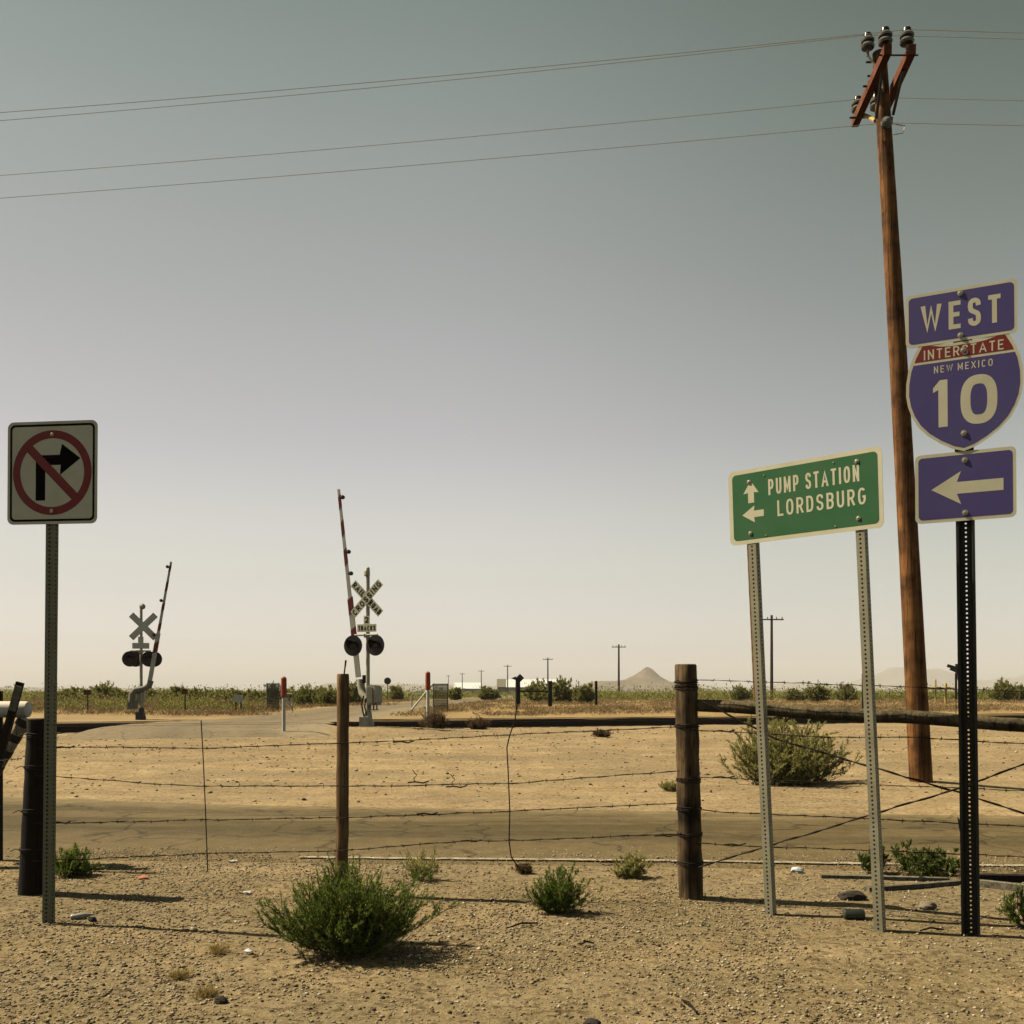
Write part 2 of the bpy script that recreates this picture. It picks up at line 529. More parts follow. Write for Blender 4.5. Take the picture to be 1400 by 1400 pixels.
def ground_mat():
    m = new_mat('desert_ground', (0.36, 0.26, 0.14), 0.95, 0, 0.1)
    n, l, b = nodes(m)
    t = n.new('ShaderNodeTexCoord')
    v = t.outputs['Object']
    big = noise(n, l, v, 0.22, 5, 0.6)
    mid = noise(n, l, v, 1.7, 6, 0.65)
    fine = noise(n, l, v, 42, 4, 0.7)
    r = ramp(n, [(0.30, (0.31, 0.222, 0.112)), (0.5, (0.39, 0.288, 0.152)), (0.72, (0.475, 0.365, 0.208))])
    l.new(mid, r.inputs[0])
    rb = ramp(n, [(0.35, (0.86, 0.82, 0.78)), (0.65, (1.08, 1.05, 1.0))])
    l.new(big, rb.inputs[0])
    c = mixc(n, l, r.outputs[0], rb.outputs[0], 1.0, 'MULTIPLY')
    # gravelly stretch on this side of the road: greyer, speckled
    sp_ = n.new('ShaderNodeSeparateXYZ')
    l.new(v, sp_.inputs[0])
    near = n.new('ShaderNodeMapRange')
    near.inputs['From Min'].default_value = 9.5
    near.inputs['From Max'].default_value = 7.0
    near.inputs['To Min'].default_value = 0.0
    near.inputs['To Max'].default_value = 1.0
    l.new(sp_.outputs['Y'], near.inputs['Value'])
    rg = ramp(n, [(0.28, (0.10, 0.073, 0.032)), (0.48, (0.215, 0.158, 0.074)), (0.75, (0.36, 0.275, 0.145))])
    l.new(fine, rg.inputs[0])
    pm = ramp(n, [(0.38, (0.35, 0.35, 0.35)), (0.56, (1, 1, 1))])
    l.new(noise(n, l, v, 0.9, 4, 0.6), pm.inputs[0])
    mul = n.new('ShaderNodeMath')
    mul.operation = 'MULTIPLY'
    l.new(near.outputs[0], mul.inputs[0])
    l.new(pm.outputs[0], mul.inputs[1])
    c = mixc(n, l, c, rg.outputs[0], mul.outputs[0])
    mpp = n.new('ShaderNodeMapping')
    mpp.inputs['Scale'].default_value = (0.35, 0.9, 1)
    l.new(v, mpp.inputs['Vector'])
    rpz = ramp(n, [(0.44, (0, 0, 0)), (0.56, (0.55, 0.55, 0.55)), (0.70, (0.78, 0.78, 0.78))])
    l.new(noise(n, l, mpp.outputs[0], 0.9, 7, 0.68), rpz.inputs[0])
    c = mixc(n, l, c, (0.245, 0.188, 0.102), rpz.outputs[0])
    # small stones everywhere
    vo = n.new('ShaderNodeTexVoronoi')
    vo.inputs['Scale'].default_value = 30
    l.new(v, vo.inputs['Vector'])
    rv = ramp(n, [(0.0, (0.35, 0.33, 0.30)), (0.2, (0.78, 0.76, 0.73)), (0.45, (1.0, 1.0, 1.0)), (0.9, (1.10, 1.10, 1.08)), (1.0, (1.35, 1.35, 1.32))])
    sc = n.new('ShaderNodeSeparateColor')
    l.new(vo.outputs['Color'], sc.inputs[0])
    l.new(sc.outputs[0], rv.inputs[0])
    c = mixc(n, l, c, rv.outputs[0], 0.75, 'MULTIPLY')
    # far plain: yellow grass and soil patches
    far = n.new('ShaderNodeMapRange')
    far.inputs['From Min'].default_value = 34
    far.inputs['From Max'].default_value = 46
    l.new(sp_.outputs['Y'], far.inputs['Value'])
    rf = ramp(n, [(0.3, (0.26, 0.165, 0.065)), (0.55, (0.38, 0.255, 0.105)), (0.75, (0.45, 0.33, 0.16))])
    l.new(noise(n, l, v, 0.35, 6, 0.7), rf.inputs[0])
    c = mixc(n, l, c, rf.outputs[0], far.outputs[0])
    scr = n.new('ShaderNodeMapRange')
    scr.inputs['From Min'].default_value = 90
    scr.inputs['From Max'].default_value = 160
    scr.inputs['To Max'].default_value = 0.85
    l.new(sp_.outputs['Y'], scr.inputs['Value'])
    rs = ramp(n, [(0.35, (0.085, 0.10, 0.03)), (0.6, (0.13, 0.13, 0.045)), (0.8, (0.26, 0.19, 0.08))])
    l.new(noise(n, l, v, 0.05, 6, 0.7), rs.inputs[0])
    c = mixc(n, l, c, rs.outputs[0], scr.outputs[0])
    l.new(c, b.inputs['Base Color'])
    # relief
    ad = n.new('ShaderNodeMath')
    ad.operation = 'ADD'
    l.new(fine, ad.inputs[0])
    l.new(noise(n, l, v, 11, 4, 0.6), ad.inputs[1])
    bp = n.new('ShaderNodeBump')
    bp.inputs['Strength'].default_value = 0.8
    bp.inputs['Distance'].default_value = 0.018
    l.new(ad.outputs[0], bp.inputs['Height'])
    l.new(bp.outputs[0], b.inputs['Normal'])
    return m


def asphalt_mat(name, base, sandy, edge=True):
    m = new_mat(name, base, 0.9, 0, 0.2)
    n, l, b = nodes(m)
    t = n.new('ShaderNodeTexCoord')
    v = t.outputs['Object']
    f = noise(n, l, v, 60, 4, 0.7)
    r = ramp(n, [(0.3, tuple(a * 0.55 for a in base)), (0.7, tuple(a * 1.5 for a in base))])
    l.new(f, r.inputs[0])
    mp = n.new('ShaderNodeMapping')
    mp.inputs['Scale'].default_value = (0.12, 1.1, 1)
    l.new(v, mp.inputs['Vector'])
    s = noise(n, l, mp.outputs[0], 1.3, 7, 0.7, 0.3)
    rs = ramp(n, [(0.42, (0, 0, 0)), (0.70, (0.75, 0.75, 0.75))])
    l.new(s, rs.inputs[0])
    fac = rs.outputs[0]
    if edge:
        uv = n.new('ShaderNodeUVMap')
        sx = n.new('ShaderNodeSeparateXYZ')
        l.new(uv.outputs[0], sx.inputs[0])
        # sand washed over both borders (v runs across the road)
        re = ramp(n, [(0.0, (1, 1, 1)), (0.10, (0.7, 0.7, 0.7)), (0.26, (0.5, 0.5, 0.5)), (0.42, (0.06, 0.06, 0.06)), (0.60, (0, 0, 0)),
                      (0.74, (0.10, 0.10, 0.10)), (0.90, (0.55, 0.55, 0.55)), (1.0, (1, 1, 1))])
        off = n.new('ShaderNodeMath')
        off.operation = 'MULTIPLY_ADD'
        l.new(noise(n, l, v, 2.2, 6, 0.7), off.inputs[0])
        off.inputs[1].default_value = 0.40
        off.inputs[2].default_value = -0.20
        ad = n.new('ShaderNodeMath')
        ad.operation = 'ADD'
        l.new(sx.outputs['Y'], ad.inputs[0])
        l.new(off.outputs[0], ad.inputs[1])
        l.new(ad.outputs[0], re.inputs[0])
        fac = mixc(n, l, fac, re.outputs[0], 1.0, 'LIGHTEN')
    sand = ramp(n, [(0.3, tuple(a * 0.45 for a in sandy)), (0.6, sandy), (0.85, tuple(a * 1.25 for a in sandy))])
    l.new(noise(n, l, v, 45, 4, 0.7), sand.inputs[0])
    if edge:
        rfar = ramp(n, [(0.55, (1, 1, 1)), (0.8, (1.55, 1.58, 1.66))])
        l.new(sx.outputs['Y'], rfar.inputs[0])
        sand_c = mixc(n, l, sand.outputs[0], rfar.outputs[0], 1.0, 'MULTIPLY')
    else:
        sand_c = sand.outputs[0]
    mot = ramp(n, [(0.3, (0.72, 0.72, 0.70)), (0.7, (1.22, 1.2, 1.16))])
    l.new(noise(n, l, v, 5, 8, 0.78), mot.inputs[0])
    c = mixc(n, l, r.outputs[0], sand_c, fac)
    if edge:
        wob = n.new('ShaderNodeMath')
        wob.operation = 'MULTIPLY_ADD'
        l.new(noise(n, l, mp.outputs[0], 0.7, 4, 0.6), wob.inputs[0])
        wob.inputs[1].default_value = 0.10
        l.new(sx.outputs['Y'], wob.inputs[2])
        rw = ramp(n, [(0.34, (1, 1, 1)), (0.44, (0.80, 0.80, 0.79)), (0.52, (1.02, 1.02, 1.0)), (0.66, (1.06, 1.05, 1.02)), (0.74, (0.82, 0.82, 0.81)),
                      (0.84, (1, 1, 1))])
        l.new(wob.outputs[0], rw.inputs[0])
        c = mixc(n, l, c, rw.outputs[0], 0.8, 'MULTIPLY')
    c = mixc(n, l, c, mot.outputs[0], 1.0, 'MULTIPLY')
    # cracks
    vo = n.new('ShaderNodeTexVoronoi')
    vo.feature = 'DISTANCE_TO_EDGE'
    vo.inputs['Scale'].default_value = 0.7
    wv = n.new('ShaderNodeVectorMath')
    wv.operation = 'ADD'
    l.new(v, wv.inputs[0])
    nt = n.new('ShaderNodeTexNoise')
    nt.inputs['Scale'].default_value = 1.5
    l.new(v, nt.inputs['Vector'])
    l.new(nt.outputs['Color'], wv.inputs[1])
    l.new(wv.outputs[0], vo.inputs['Vector'])
    rc = ramp(n, [(0.0, (0.30, 0.28, 0.25)), (0.022, (1, 1, 1))])
    l.new(vo.outputs['Distance'], rc.inputs[0])
    c = mixc(n, l, c, rc.outputs[0], 0.75, 'MULTIPLY')
    l.new(c, b.inputs['Base Color'])
    bp = n.new('ShaderNodeBump')
    bp.inputs['Strength'].default_value = 0.5
    bp.inputs['Distance'].default_value = 0.006
    l.new(f, bp.inputs['Height'])
    l.new(bp.outputs[0], b.inputs['Normal'])
    return m


def paint_mat():
    m = new_mat('worn_road_paint', (0.6, 0.56, 0.46), 0.8)
    n, l, b = nodes(m)
    t = n.new('ShaderNodeTexCoord')
    f = noise(n, l, t.outputs['Object'], 14, 6, 0.75)
    r = ramp(n, [(0.42, (0.20, 0.15, 0.075)), (0.50, (0.34, 0.28, 0.18)), (0.66, (0.52, 0.46, 0.34))])
    l.new(f, r.inputs[0])
    l.new(r.outputs[0], b.inputs['Base Color'])
    return m


def hill_mat():
    m = new_mat('hill_rock', (0.2, 0.15, 0.1), 0.95, 0, 0.1)
    n, l, b = nodes(m)
    t = n.new('ShaderNodeTexCoord')
    r = ramp(n, [(0.35, (0.10, 0.08, 0.045)), (0.6, (0.21, 0.155, 0.09)), (0.8, (0.30, 0.22, 0.13))])
    l.new(noise(n, l, t.outputs['Object'], 0.02, 8, 0.7), r.inputs[0])
    l.new(r.outputs[0], b.inputs['Base Color'])
    return m


def ballast_mat():
    m = new_mat('track_ballast', (0.12, 0.1, 0.07), 0.95, 0, 0.1)
    n, l, b = nodes(m)
    t = n.new('ShaderNodeTexCoord')
    vo = n.new('ShaderNodeTexVoronoi')
    vo.inputs['Scale'].default_value = 14
    l.new(t.outputs['Object'], vo.inputs['Vector'])
    sc = n.new('ShaderNodeSeparateColor')
    l.new(vo.outputs['Color'], sc.inputs[0])
    r = ramp(n, [(0.0, (0.04, 0.034, 0.025)), (0.5, (0.12, 0.095, 0.06)), (1.0, (0.25, 0.20, 0.13))])
    l.new(sc.outputs[0], r.inputs[0])
    l.new(r.outputs[0], b.inputs['Base Color'])
    bp = n.new('ShaderNodeBump')
    bp.inputs['Strength'].default_value = 1.0
    bp.inputs['Distance'].default_value = 0.04
    l.new(vo.outputs['Distance'], bp.inputs['Height'])
    l.new(bp.outputs[0], b.inputs['Normal'])
    return m


# ------------------------------------------------------------------ terrain
def sstep(a, b, x):
    t = np.clip((x - a) / (b - a), 0, 1)
    return t * t * (3 - 2 * t)


_rs = np.random.RandomState(3)
_tab = _rs.rand(256, 256)


def vnoise(x, y):
    xi, yi = np.floor(x).astype(int), np.floor(y).astype(int)
    fx, fy = x - xi, y - yi
    fx, fy = fx * fx * (3 - 2 * fx), fy * fy * (3 - 2 * fy)
    g = lambda i, j: _tab[i % 256, j % 256]
    a = g(xi, yi) * (1 - fx) + g(xi + 1, yi) * fx
    b = g(xi, yi + 1) * (1 - fx) + g(xi + 1, yi + 1) * fx
    return a * (1 - fy) + b * fy - 0.5


def fbm(x, y, o=4):
    s, a = 0, 1
    for i in range(o):
        s = s + a * vnoise(x * 2 ** i + 17 * i, y * 2 ** i + 31 * i)
        a *= 0.5
    return s


TRK = (Vector((-4.29, 30.9, 0)), Vector((1, 0.347, 0)).normalized())    # near track: a point of its centre line, its direction
TRK_N = Vector((-TRK[1].y, TRK[1].x, 0))
RAIL_Z = 0.25


def road_near(x):
    return 8.12 - 0.072 * x + 0.02 * np.sin(x * 1.3)


def road_far(x):
    return 12.1 - 0.12 * x + 0.9 * sstep(-2, -9, x)


def zg(x, y):
    """height of the ground"""
    x = np.asarray(x, dtype=float)
    y = np.asarray(y, dtype=float)
    z = 0.30 * sstep(13.5, 28, y)
    d = (x - TRK[0].x) * TRK_N.x + (y - TRK[0].y) * TRK_N.y
    z = z + 0.22 * sstep(3, 26, d)
    z = z - 0.05 * np.exp(-(d / 2.0) ** 2)
    z = z + 0.13 * np.exp(-((x + 3.9) ** 2 / 5 + (y - 28) ** 2 / 3))
    z = z + 0.10 * np.exp(-((x - 5.8) ** 2 / 1.2 + (y - 14.7) ** 2 / 1.0))
    z = z + 0.05 * np.exp(-((x - 3.7) ** 2 / 1.2 + (y - 13.6) ** 2 / 0.8))
    onroad = sstep(-0.1, 0.25, y - road_near(x)) * (1 - sstep(-0.3, 0.3, y - road_far(x)))
    rough = 0.030 * fbm(x * 0.6, y * 0.6, 4) + 0.012 * fbm(x * 5, y * 5, 3) * (1 - 0.75 * sstep(10, 13, y))
    rough = rough * (0.6 + 0.5 * sstep(12, 20, y)) * (1 - sstep(150, 400, y))
    z = z + rough * (1 - onroad) - 0.03 * onroad
    return z


def zg1(x, y):
    return float(zg(np.array([x]), np.array([y]))[0])


def axis_x():
    a = list(np.arange(-5, 5.01, 0.05))
    s, x = 0.05, 5.0
    while x < 9000:
        s *= 1.055
        x += s
        a.append(x)
        a.insert(0, -x)
    return np.array(a)


def axis_y():
    a = list(np.arange(-6, 2, 0.4)) + list(np.arange(2, 9.5, 0.04))
    s, y = 0.04, 9.5
    while y < 9500:
        a.append(y)
        s = min(s * 1.03, 250)
        y += s
    a.append(9500.0)
    b = []
    s, y = 0.5, -6.5
    while y > -3000:
        b.insert(0, y)
        s *= 1.4
        y -= s
    return np.array(b + a)


gx, gy = axis_x(), axis_y()
GX, GY = np.meshgrid(gx, gy)
GZ = zg(GX, GY)
nx, ny = len(gx), len(gy)
idx = np.arange(nx * ny).reshape(ny, nx)
GF = np.stack([idx[:-1, :-1], idx[:-1, 1:], idx[1:, 1:], idx[1:, :-1]], -1).reshape(-1, 4)
ground = np_mesh('ground', np.stack([GX, GY, GZ], -1).reshape(-1, 3), GF, ground_mat(), smooth=True)
tag(ground, kind='structure')


def strip(name, rows, mat, kind='structure'):
    """a sheet through rows of points (all rows equally long), uv v running across"""
    k = len(rows[0])
    V = np.array([p for r_ in rows for p in r_], dtype=float)
    id_ = np.arange(len(V)).reshape(len(rows), k)
    F = np.stack([id_[:-1, :-1], id_[:-1, 1:], id_[1:, 1:], id_[1:, :-1]], -1).reshape(-1, 4)
    o = np_mesh(name, V, F, mat, smooth=True)
    uv = o.data.uv_layers.new(name='UVMap')
    vi = np.zeros(len(o.data.loops), dtype=np.int32)
    o.data.loops.foreach_get('vertex_index', vi)
    U = np.stack([(vi % k) / (k - 1), (vi // k) / (len(rows) - 1)], -1)
    uv.data.foreach_set('uv', U.ravel().astype(np.float32))
    return tag(o, kind=kind)


xs = np.concatenate([np.arange(-90, -12, 1.0), np.arange(-12, 12, 0.08), np.arange(12, 91, 1.0)])
rows = []
for i in range(17):
    t = i / 16
    yy = road_near(xs) * (1 - t) + road_far(xs) * t
    if i == 0:
        yy = yy - 0.06 + 0.22 * fbm(xs * 1.7, xs * 0 + 3, 5)
    if i == 16:
        yy = yy + 0.6 * fbm(xs * 0.9, xs * 0 + 9, 5)
    z = 0.010 + 0.02 * (1 - (2 * t - 1) ** 2) - (0.03 if i in (0, 16) else 0)
    rows.append(np.stack([xs, yy, np.full_like(xs, z)], -1))
SAND = (0.235, 0.170, 0.078)
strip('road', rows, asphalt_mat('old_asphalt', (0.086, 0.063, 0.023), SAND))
xs2 = np.arange(-1.75, 30, 0.06)
rows = []
for i in range(2):
    yy = road_near(xs2) + 0.16 + 0.07 * i + 0.016 * fbm(xs2 * 6, xs2 * 0 + i * 7, 3)
    zz = 0.010 + 0.02 * (1 - (2 * ((yy - road_near(xs2)) / (road_far(xs2) - road_near(xs2))) - 1) ** 2) + 0.005
    rows.append(np.stack([xs2, yy, zz], -1))
strip('road_edge_line', rows, paint_mat())

# road over the tracks to the cattle guard
cl = [(-5.6, 12.6, 3.6), (-6.2, 16, 3.5), (-7.2, 22, 3.4), (-8.0, 27, 3.3), (-8.3, 32, 3.1), (-8.0, 38, 2.9), (-7.4, 47, 2.7), (-6.6, 60, 2.7),
      (-5, 85, 2.7), (-1, 130, 2.7), (6, 220, 2.7)]
CY = np.array([c[1] for c in cl])
ys = np.concatenate([np.arange(23.6, 50, 0.3), np.arange(50, 220, 3)])
CX = np.interp(ys, CY, [c[0] for c in cl])
CW = np.interp(ys, CY, [c[2] for c in cl])
rows = []
for i in range(15):
    t = i / 14 * 2 - 1
    xx = CX + t * CW + (0.25 * fbm(ys * 0.7, ys * 0 + 5 * i, 4) if i in (0, 14) else 0)
    zz = zg(xx, ys)
    zz = np.convolve(np.pad(zz, 4, mode='edge'), np.ones(9) / 9, 'valid') + 0.05
    dtr = (xx - TRK[0].x) * TRK_N.x + (ys - TRK[0].y) * TRK_N.y
    crest = np.exp(-(dtr / 5) ** 2)
    zz = zz * (1 - crest) + (RAIL_Z + 0.19) * crest
    if i in (0, 14):
        zz = zz - 0.12
    zz = zz - 0.16 * (1 - sstep(23.6, 25.6, ys + 0.8 * fbm(xx * 0.8, ys * 0.8, 3)))
    rows.append(np.stack([xx, ys, zz], -1))
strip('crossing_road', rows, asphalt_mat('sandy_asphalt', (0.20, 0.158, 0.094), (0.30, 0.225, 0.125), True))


# ------------------------------------------------------------------ hills
def hill(name, cx, cy, hx, hy, H, shape, seed, nx_=70, ny_=24):
    u = np.linspace(-1, 1, nx_)
    v = np.linspace(-1, 1, ny_)
    U, V_ = np.meshgrid(u, v)
    Z = shape(U, V_) * H
    Z = Z * (1 + 0.35 * fbm(U * 4 + seed, V_ * 3 + seed, 5)) * (1 - sstep(0.8, 1.0, np.abs(U))) - 2 * sstep(0.9, 1, np.maximum(np.abs(U), np.abs(V_)))
    X, Y_ = cx + U * hx, cy + V_ * hy
    id_ = np.arange(nx_ * ny_).reshape(ny_, nx_)
    F = np.stack([id_[:-1, :-1], id_[:-1, 1:], id_[1:, 1:], id_[1:, :-1]], -1).reshape(-1, 4)
    o = np_mesh(name, np.stack([X, Y_, Z], -1).reshape(-1, 3), F, HILL, smooth=True)
    return tag(o, kind='structure')


HILL = hill_mat()
cone = lambda U, V_: np.clip(np.exp(-np.sqrt((U * 4.2) ** 2 + (V_ * 3) ** 2 + 0.03) * 1.05) * 1.18 + 0.30 * np.exp(-((U + 0.42) * 4) ** 2 - (V_ * 2) ** 2) - 0.02, 0, 2)
hill('hill', (885 - 700) / 1400 * 2600, 2600, 300, 250, 58, cone, 2.0, 160, 60)
ridge = lambda U, V_: np.clip((0.55 + 0.9 * fbm(U * 3 + 3, V_ * 0.7, 5)), 0.02, 2) * np.exp(-(V_ * 2) ** 2)
hill('mountain_range', (1330 - 700) / 1400 * 8300, 8300, 1800, 600, 205, ridge, 5.0, 200, 24)
hill('mountain_range', (980 - 700) / 1400 * 8000, 8000, 1400, 500, 70, ridge, 9.0, 160, 20)
flat = lambda U, V_: np.clip((0.75 + 0.4 * fbm(U * 2 + 8, V_ * 0.5, 4)), 0.05, 2) * np.exp(-(V_ * 2) ** 2)
hill('mesa', (-50 - 700) / 1400 * 5000, 5000, 1300, 500, 24, flat, 3.0, 120, 16)
hill('mesa', (600 - 700) / 1400 * 6000, 6000, 800, 500, 52, flat, 6.0, 120, 16)

# ------------------------------------------------------------------ plants
def leaf_quads(pos, dirs, L, W, rs, droop=0.0):
    """small leaf quads: pos (n,3), dirs (n,3) unit; returns V,F"""
    n = len(pos)
    r = rs.normal(size=(n, 3))
    side = np.cross(dirs, r)
    side /= np.linalg.norm(side, axis=1, keepdims=True) + 1e-9
    L = np.asarray(L).reshape(-1, 1)
    W = np.asarray(W).reshape(-1, 1)
    a = pos
    mid = pos + dirs * L * 0.55
    tip = pos + dirs * L
    tip[:, 2] -= droop * L[:, 0]
    V = np.stack([a, mid + side * W * 0.5, tip, mid - side * W * 0.5], 1).reshape(-1, 3)
    F = np.arange(4 * n).reshape(-1, 4)
    return V, F


def unit(v):
    return v / (np.linalg.norm(v, axis=-1, keepdims=True) + 1e-9)


def stems_np(w, h, n, rs, base=0.12, seg=5, up=0.55, minlen=0.5):
    """n curved stems spreading from a small base into an ellipsoid w wide and h high: (n, seg+1, 3)"""
    az = rs.uniform(0, 2 * np.pi, n)
    tilt = rs.uniform(0.0, 1, n) ** 0.62 * R(80)
    s = rs.uniform(minlen, 1.0, n)
    lump = 0.80 + 0.35 * np.sin(az * 3 + rs.uniform(0, 6)) * np.sin(az * 1 + 1) + rs.normal(0, 0.07, n)
    ex = np.sin(tilt) * (w / 2) * s * lump
    ez = np.cos(tilt) ** 0.62 * h * s * (0.85 + 0.3 * rs.rand(n)) + 0.04 * h
    b0 = rs.uniform(0, base, n) * w
    ba = rs.uniform(0, 2 * np.pi, n)
    P0 = np.stack([np.cos(ba) * b0, np.sin(ba) * b0, np.zeros(n)], -1)
    P2 = np.stack([np.cos(az) * ex, np.sin(az) * ex, ez], -1)
    P1 = P0 * 0.5 + P2 * 0.5 + np.stack([np.cos(az) * 0.05 * w, np.sin(az) * 0.05 * w, -0.10 * h * (up > 0) * np.sin(tilt)], -1) + rs.normal(0, 0.03, (n, 3)) * w
    t = np.linspace(0, 1, seg + 1).reshape(1, -1, 1)
    C_ = (1 - t) ** 2 * P0[:, None] + 2 * t * (1 - t) * P1[:, None] + t * t * P2[:, None]
    C_[:, :, 2] = np.maximum(C_[:, :, 2], 0.004)
    return C_


def stem_ribbons(S, r0, r1, rs):
    """three-sided tubes along stems"""
    n, k, _ = S.shape
    d = unit(np.gradient(S, axis=1))
    ref = unit(rs.normal(size=(n, 1, 3)))
    a = unit(np.cross(d, np.broadcast_to(ref, d.shape)))
    b = np.cross(d, a)
    rad = np.linspace(r0, r1, k).reshape(1, k, 1)
    ring = []
    for j in range(3):
        th = 2 * np.pi * j / 3
        ring.append(S + (a * np.cos(th) + b * np.sin(th)) * rad)
    V = np.stack(ring, 2)                                    # n,k,3,3
    id_ = np.arange(n * k * 3).reshape(n, k, 3)
    fs = []
    for j in range(3):
        j2 = (j + 1) % 3
        fs.append(np.stack([id_[:, :-1, j], id_[:, :-1, j2], id_[:, 1:, j2], id_[:, 1:, j]], -1).reshape(-1, 4))
    return V.reshape(-1, 3), np.concatenate(fs)


def bush(name, label, cat, x, y, w, h, n, per, L, W, leaf, seed, stem='stem', group=None, start=0.25, along=0.6, r0=0.004, twigs=0, squash_y=1.0, base=0.12, z=None, shift=(0, 0)):
    rs = np.random.RandomState(seed)
    z = zg1(x, y) if z is None else z
    root = thing(name, label, cat, (x, y, z - 0.01), group)
    S = stems_np(w, h, n, rs, base)
    S[:, :, 1] *= squash_y
    S[:, :, 0] += shift[0] * S[:, :, 2] / h
    if twigs:
        # side twigs leave the main stems
        k = n * twigs
        src = rs.randint(0, n, k)
        tt = rs.uniform(0.35, 0.95, k) * (S.shape[1] - 1)
        i0 = np.floor(tt).astype(int).clip(0, S.shape[1] - 2)
        p = S[src, i0] + (S[src, i0 + 1] - S[src, i0]) * (tt - i0)[:, None]
        d = unit(S[src, i0 + 1] - S[src, i0] + rs.normal(0, 0.45, (k, 3)) * np.linalg.norm(S[src, i0 + 1] - S[src, i0], axis=1, keepdims=True))
        ln = rs.uniform(0.08, 0.2, k)[:, None] * h
        t = np.linspace(0, 1, S.shape[1]).reshape(1, -1, 1)
        T = p[:, None] + d[:, None] * ln[:, None] * t
        T[:, :, 2] = np.maximum(T[:, :, 2] + 0.02 * h * t[:, :, 0] ** 2, 0.004)
        S2 = np.concatenate([S, T])
    else:
        S2 = S
    V, F = stem_ribbons(S2, r0, r0 * 0.35, rs)
    np_mesh('stem', V, F, M[stem], root)
    m = len(S2) * per
    src = rs.randint(0, len(S2), m)
    tt = (start + (1 - start) * rs.uniform(0, 1, m)) * (S.shape[1] - 1)
    i0 = np.floor(tt).astype(int).clip(0, S.shape[1] - 2)
    seg = S2[src, i0 + 1] - S2[src, i0]
    p = S2[src, i0] + seg * (tt - i0)[:, None]
    d = unit(unit(seg) * along + rs.normal(0, 0.45, (m, 3)) + np.array([0, 0, 0.35]))
    V, F = leaf_quads(p, d, rs.uniform(0.6, 1.3, m) * L, rs.uniform(0.7, 1.3, m) * W, rs)
    V[:, 2] = np.maximum(V[:, 2], 0.002)
    np_mesh('foliage', V, F, M[leaf], root)
    return root


def gpt(px, py, z=0.0):
    """ground point seen at (px, py) when the ground there is z high"""
    Y = (CAM_H - z) * 1400 / (py - 945)
    return (px - 700) / 1400 * Y, Y


G_NEAR = 'green weeds along the near shoulder'
x, y = gpt(478, 1303)
bush('weed_bush', 'large bushy green weed in front of the slim wooden post', 'bush', x, y, 1.02, 0.49, 420, 40, 0.018, 0.0036, 'leaf_green', 1,
     group=G_NEAR, twigs=4, r0=0.0026, start=0.2, base=0.17)
x, y = gpt(765, 1250)
bush('weed_bush', 'small round green weed on the bare sand', 'bush', x, y, 0.46, 0.30, 110, 26, 0.020, 0.0042, 'leaf_green', 2, group=G_NEAR, twigs=4, r0=0.0022)
x, y = gpt(100, 1196)
bush('weed_bush', 'low green weed behind the no right turn signpost', 'bush', x, y, 0.40, 0.24, 110, 22, 0.024, 0.0045, 'leaf_green', 3, group=G_NEAR, twigs=3, r0=0.0022, base=0.3)
x, y = gpt(575, 1204)
bush('weed_bush', 'thin pale weed behind the largest green weed', 'bush', x, y, 0.42, 0.26, 40, 14, 0.024, 0.005, 'leaf_olive', 4, group=G_NEAR, twigs=3, r0=0.002)
x, y = gpt(862, 1200)
bush('weed_bush', 'grey green tuft beside the white edge line', 'bush', x, y, 0.30, 0.20, 60, 20, 0.028, 0.006, 'leaf_olive', 5, group=G_NEAR, twigs=3, r0=0.002)
x, y = gpt(1265, 1194)
bush('weed_bush', 'broad leaved green weed behind the fallen planks', 'bush', x, y, 0.74, 0.25, 60, 14, 0.040, 0.012, 'leaf_mid', 6, group=G_NEAR, twigs=3, r0=0.0025, base=0.3)
x, y = gpt(1195, 1192)
bush('weed_bush', 'sparse green weed left of the fallen planks', 'bush', x, y, 0.34, 0.24, 22, 12, 0.042, 0.012, 'leaf_mid', 7, group=G_NEAR, twigs=3, r0=0.0025, base=0.2)
x, y = gpt(1402, 1268)
bush('weed_bush', 'thin green weed cut by the right picture edge', 'bush', x, y, 0.42, 0.26, 34, 16, 0.03, 0.006, 'leaf_green', 8, group=G_NEAR, twigs=3, r0=0.002)
x, y = gpt(716, 1194)
bush('dry_tuft', 'dry brown tuft at the foot of the bent fence stay', 'plant', x, y, 0.20, 0.07, 50, 14, 0.03, 0.004, 'leaf_brown', 9, twigs=2, r0=0.0015)
x, y = gpt(915, 1082)
bush('dry_tuft', 'small green tuft across the road beside the thick post', 'plant', x, y, 0.42, 0.14, 40, 16, 0.05, 0.010, 'leaf_olive', 10, twigs=2, r0=0.002)
x, y = gpt(822, 1016, 0.12)
bush('dry_tuft', 'brown dry tuft on the sandy verge below the rails', 'plant', x, y, 0.65, 0.18, 70, 16, 0.06, 0.010, 'leaf_brown', 11, twigs=2, r0=0.002)
# big olive shrub under the utility pole
x, y = gpt(1075, 1074)
bush('desert_shrub', 'large olive desert shrub left of the utility pole', 'bush', x, y, 1.98, 0.95, 380, 46, 0.040, 0.009, 'leaf_olive', 12, 'stem', twigs=5, r0=0.004, start=0.2, base=0.28)
# tumbleweeds against the rails
for px, py, w, h, sd, lb in ((594, 997, 1.15, 0.48, 13, 'large brown tumbleweed below the right white marker'),
                             (655, 997, 0.95, 0.32, 14, 'flat brown tumbleweed against the black rail')):
    x, y = gpt(px, py, 0.31)
    bush('tumbleweed', lb, 'plant', x, y, w, h, 170, 16, 0.07, 0.008, 'leaf_brown', sd, 'leaf_brown', twigs=3, r0=0.004, start=0.1, base=0.25)
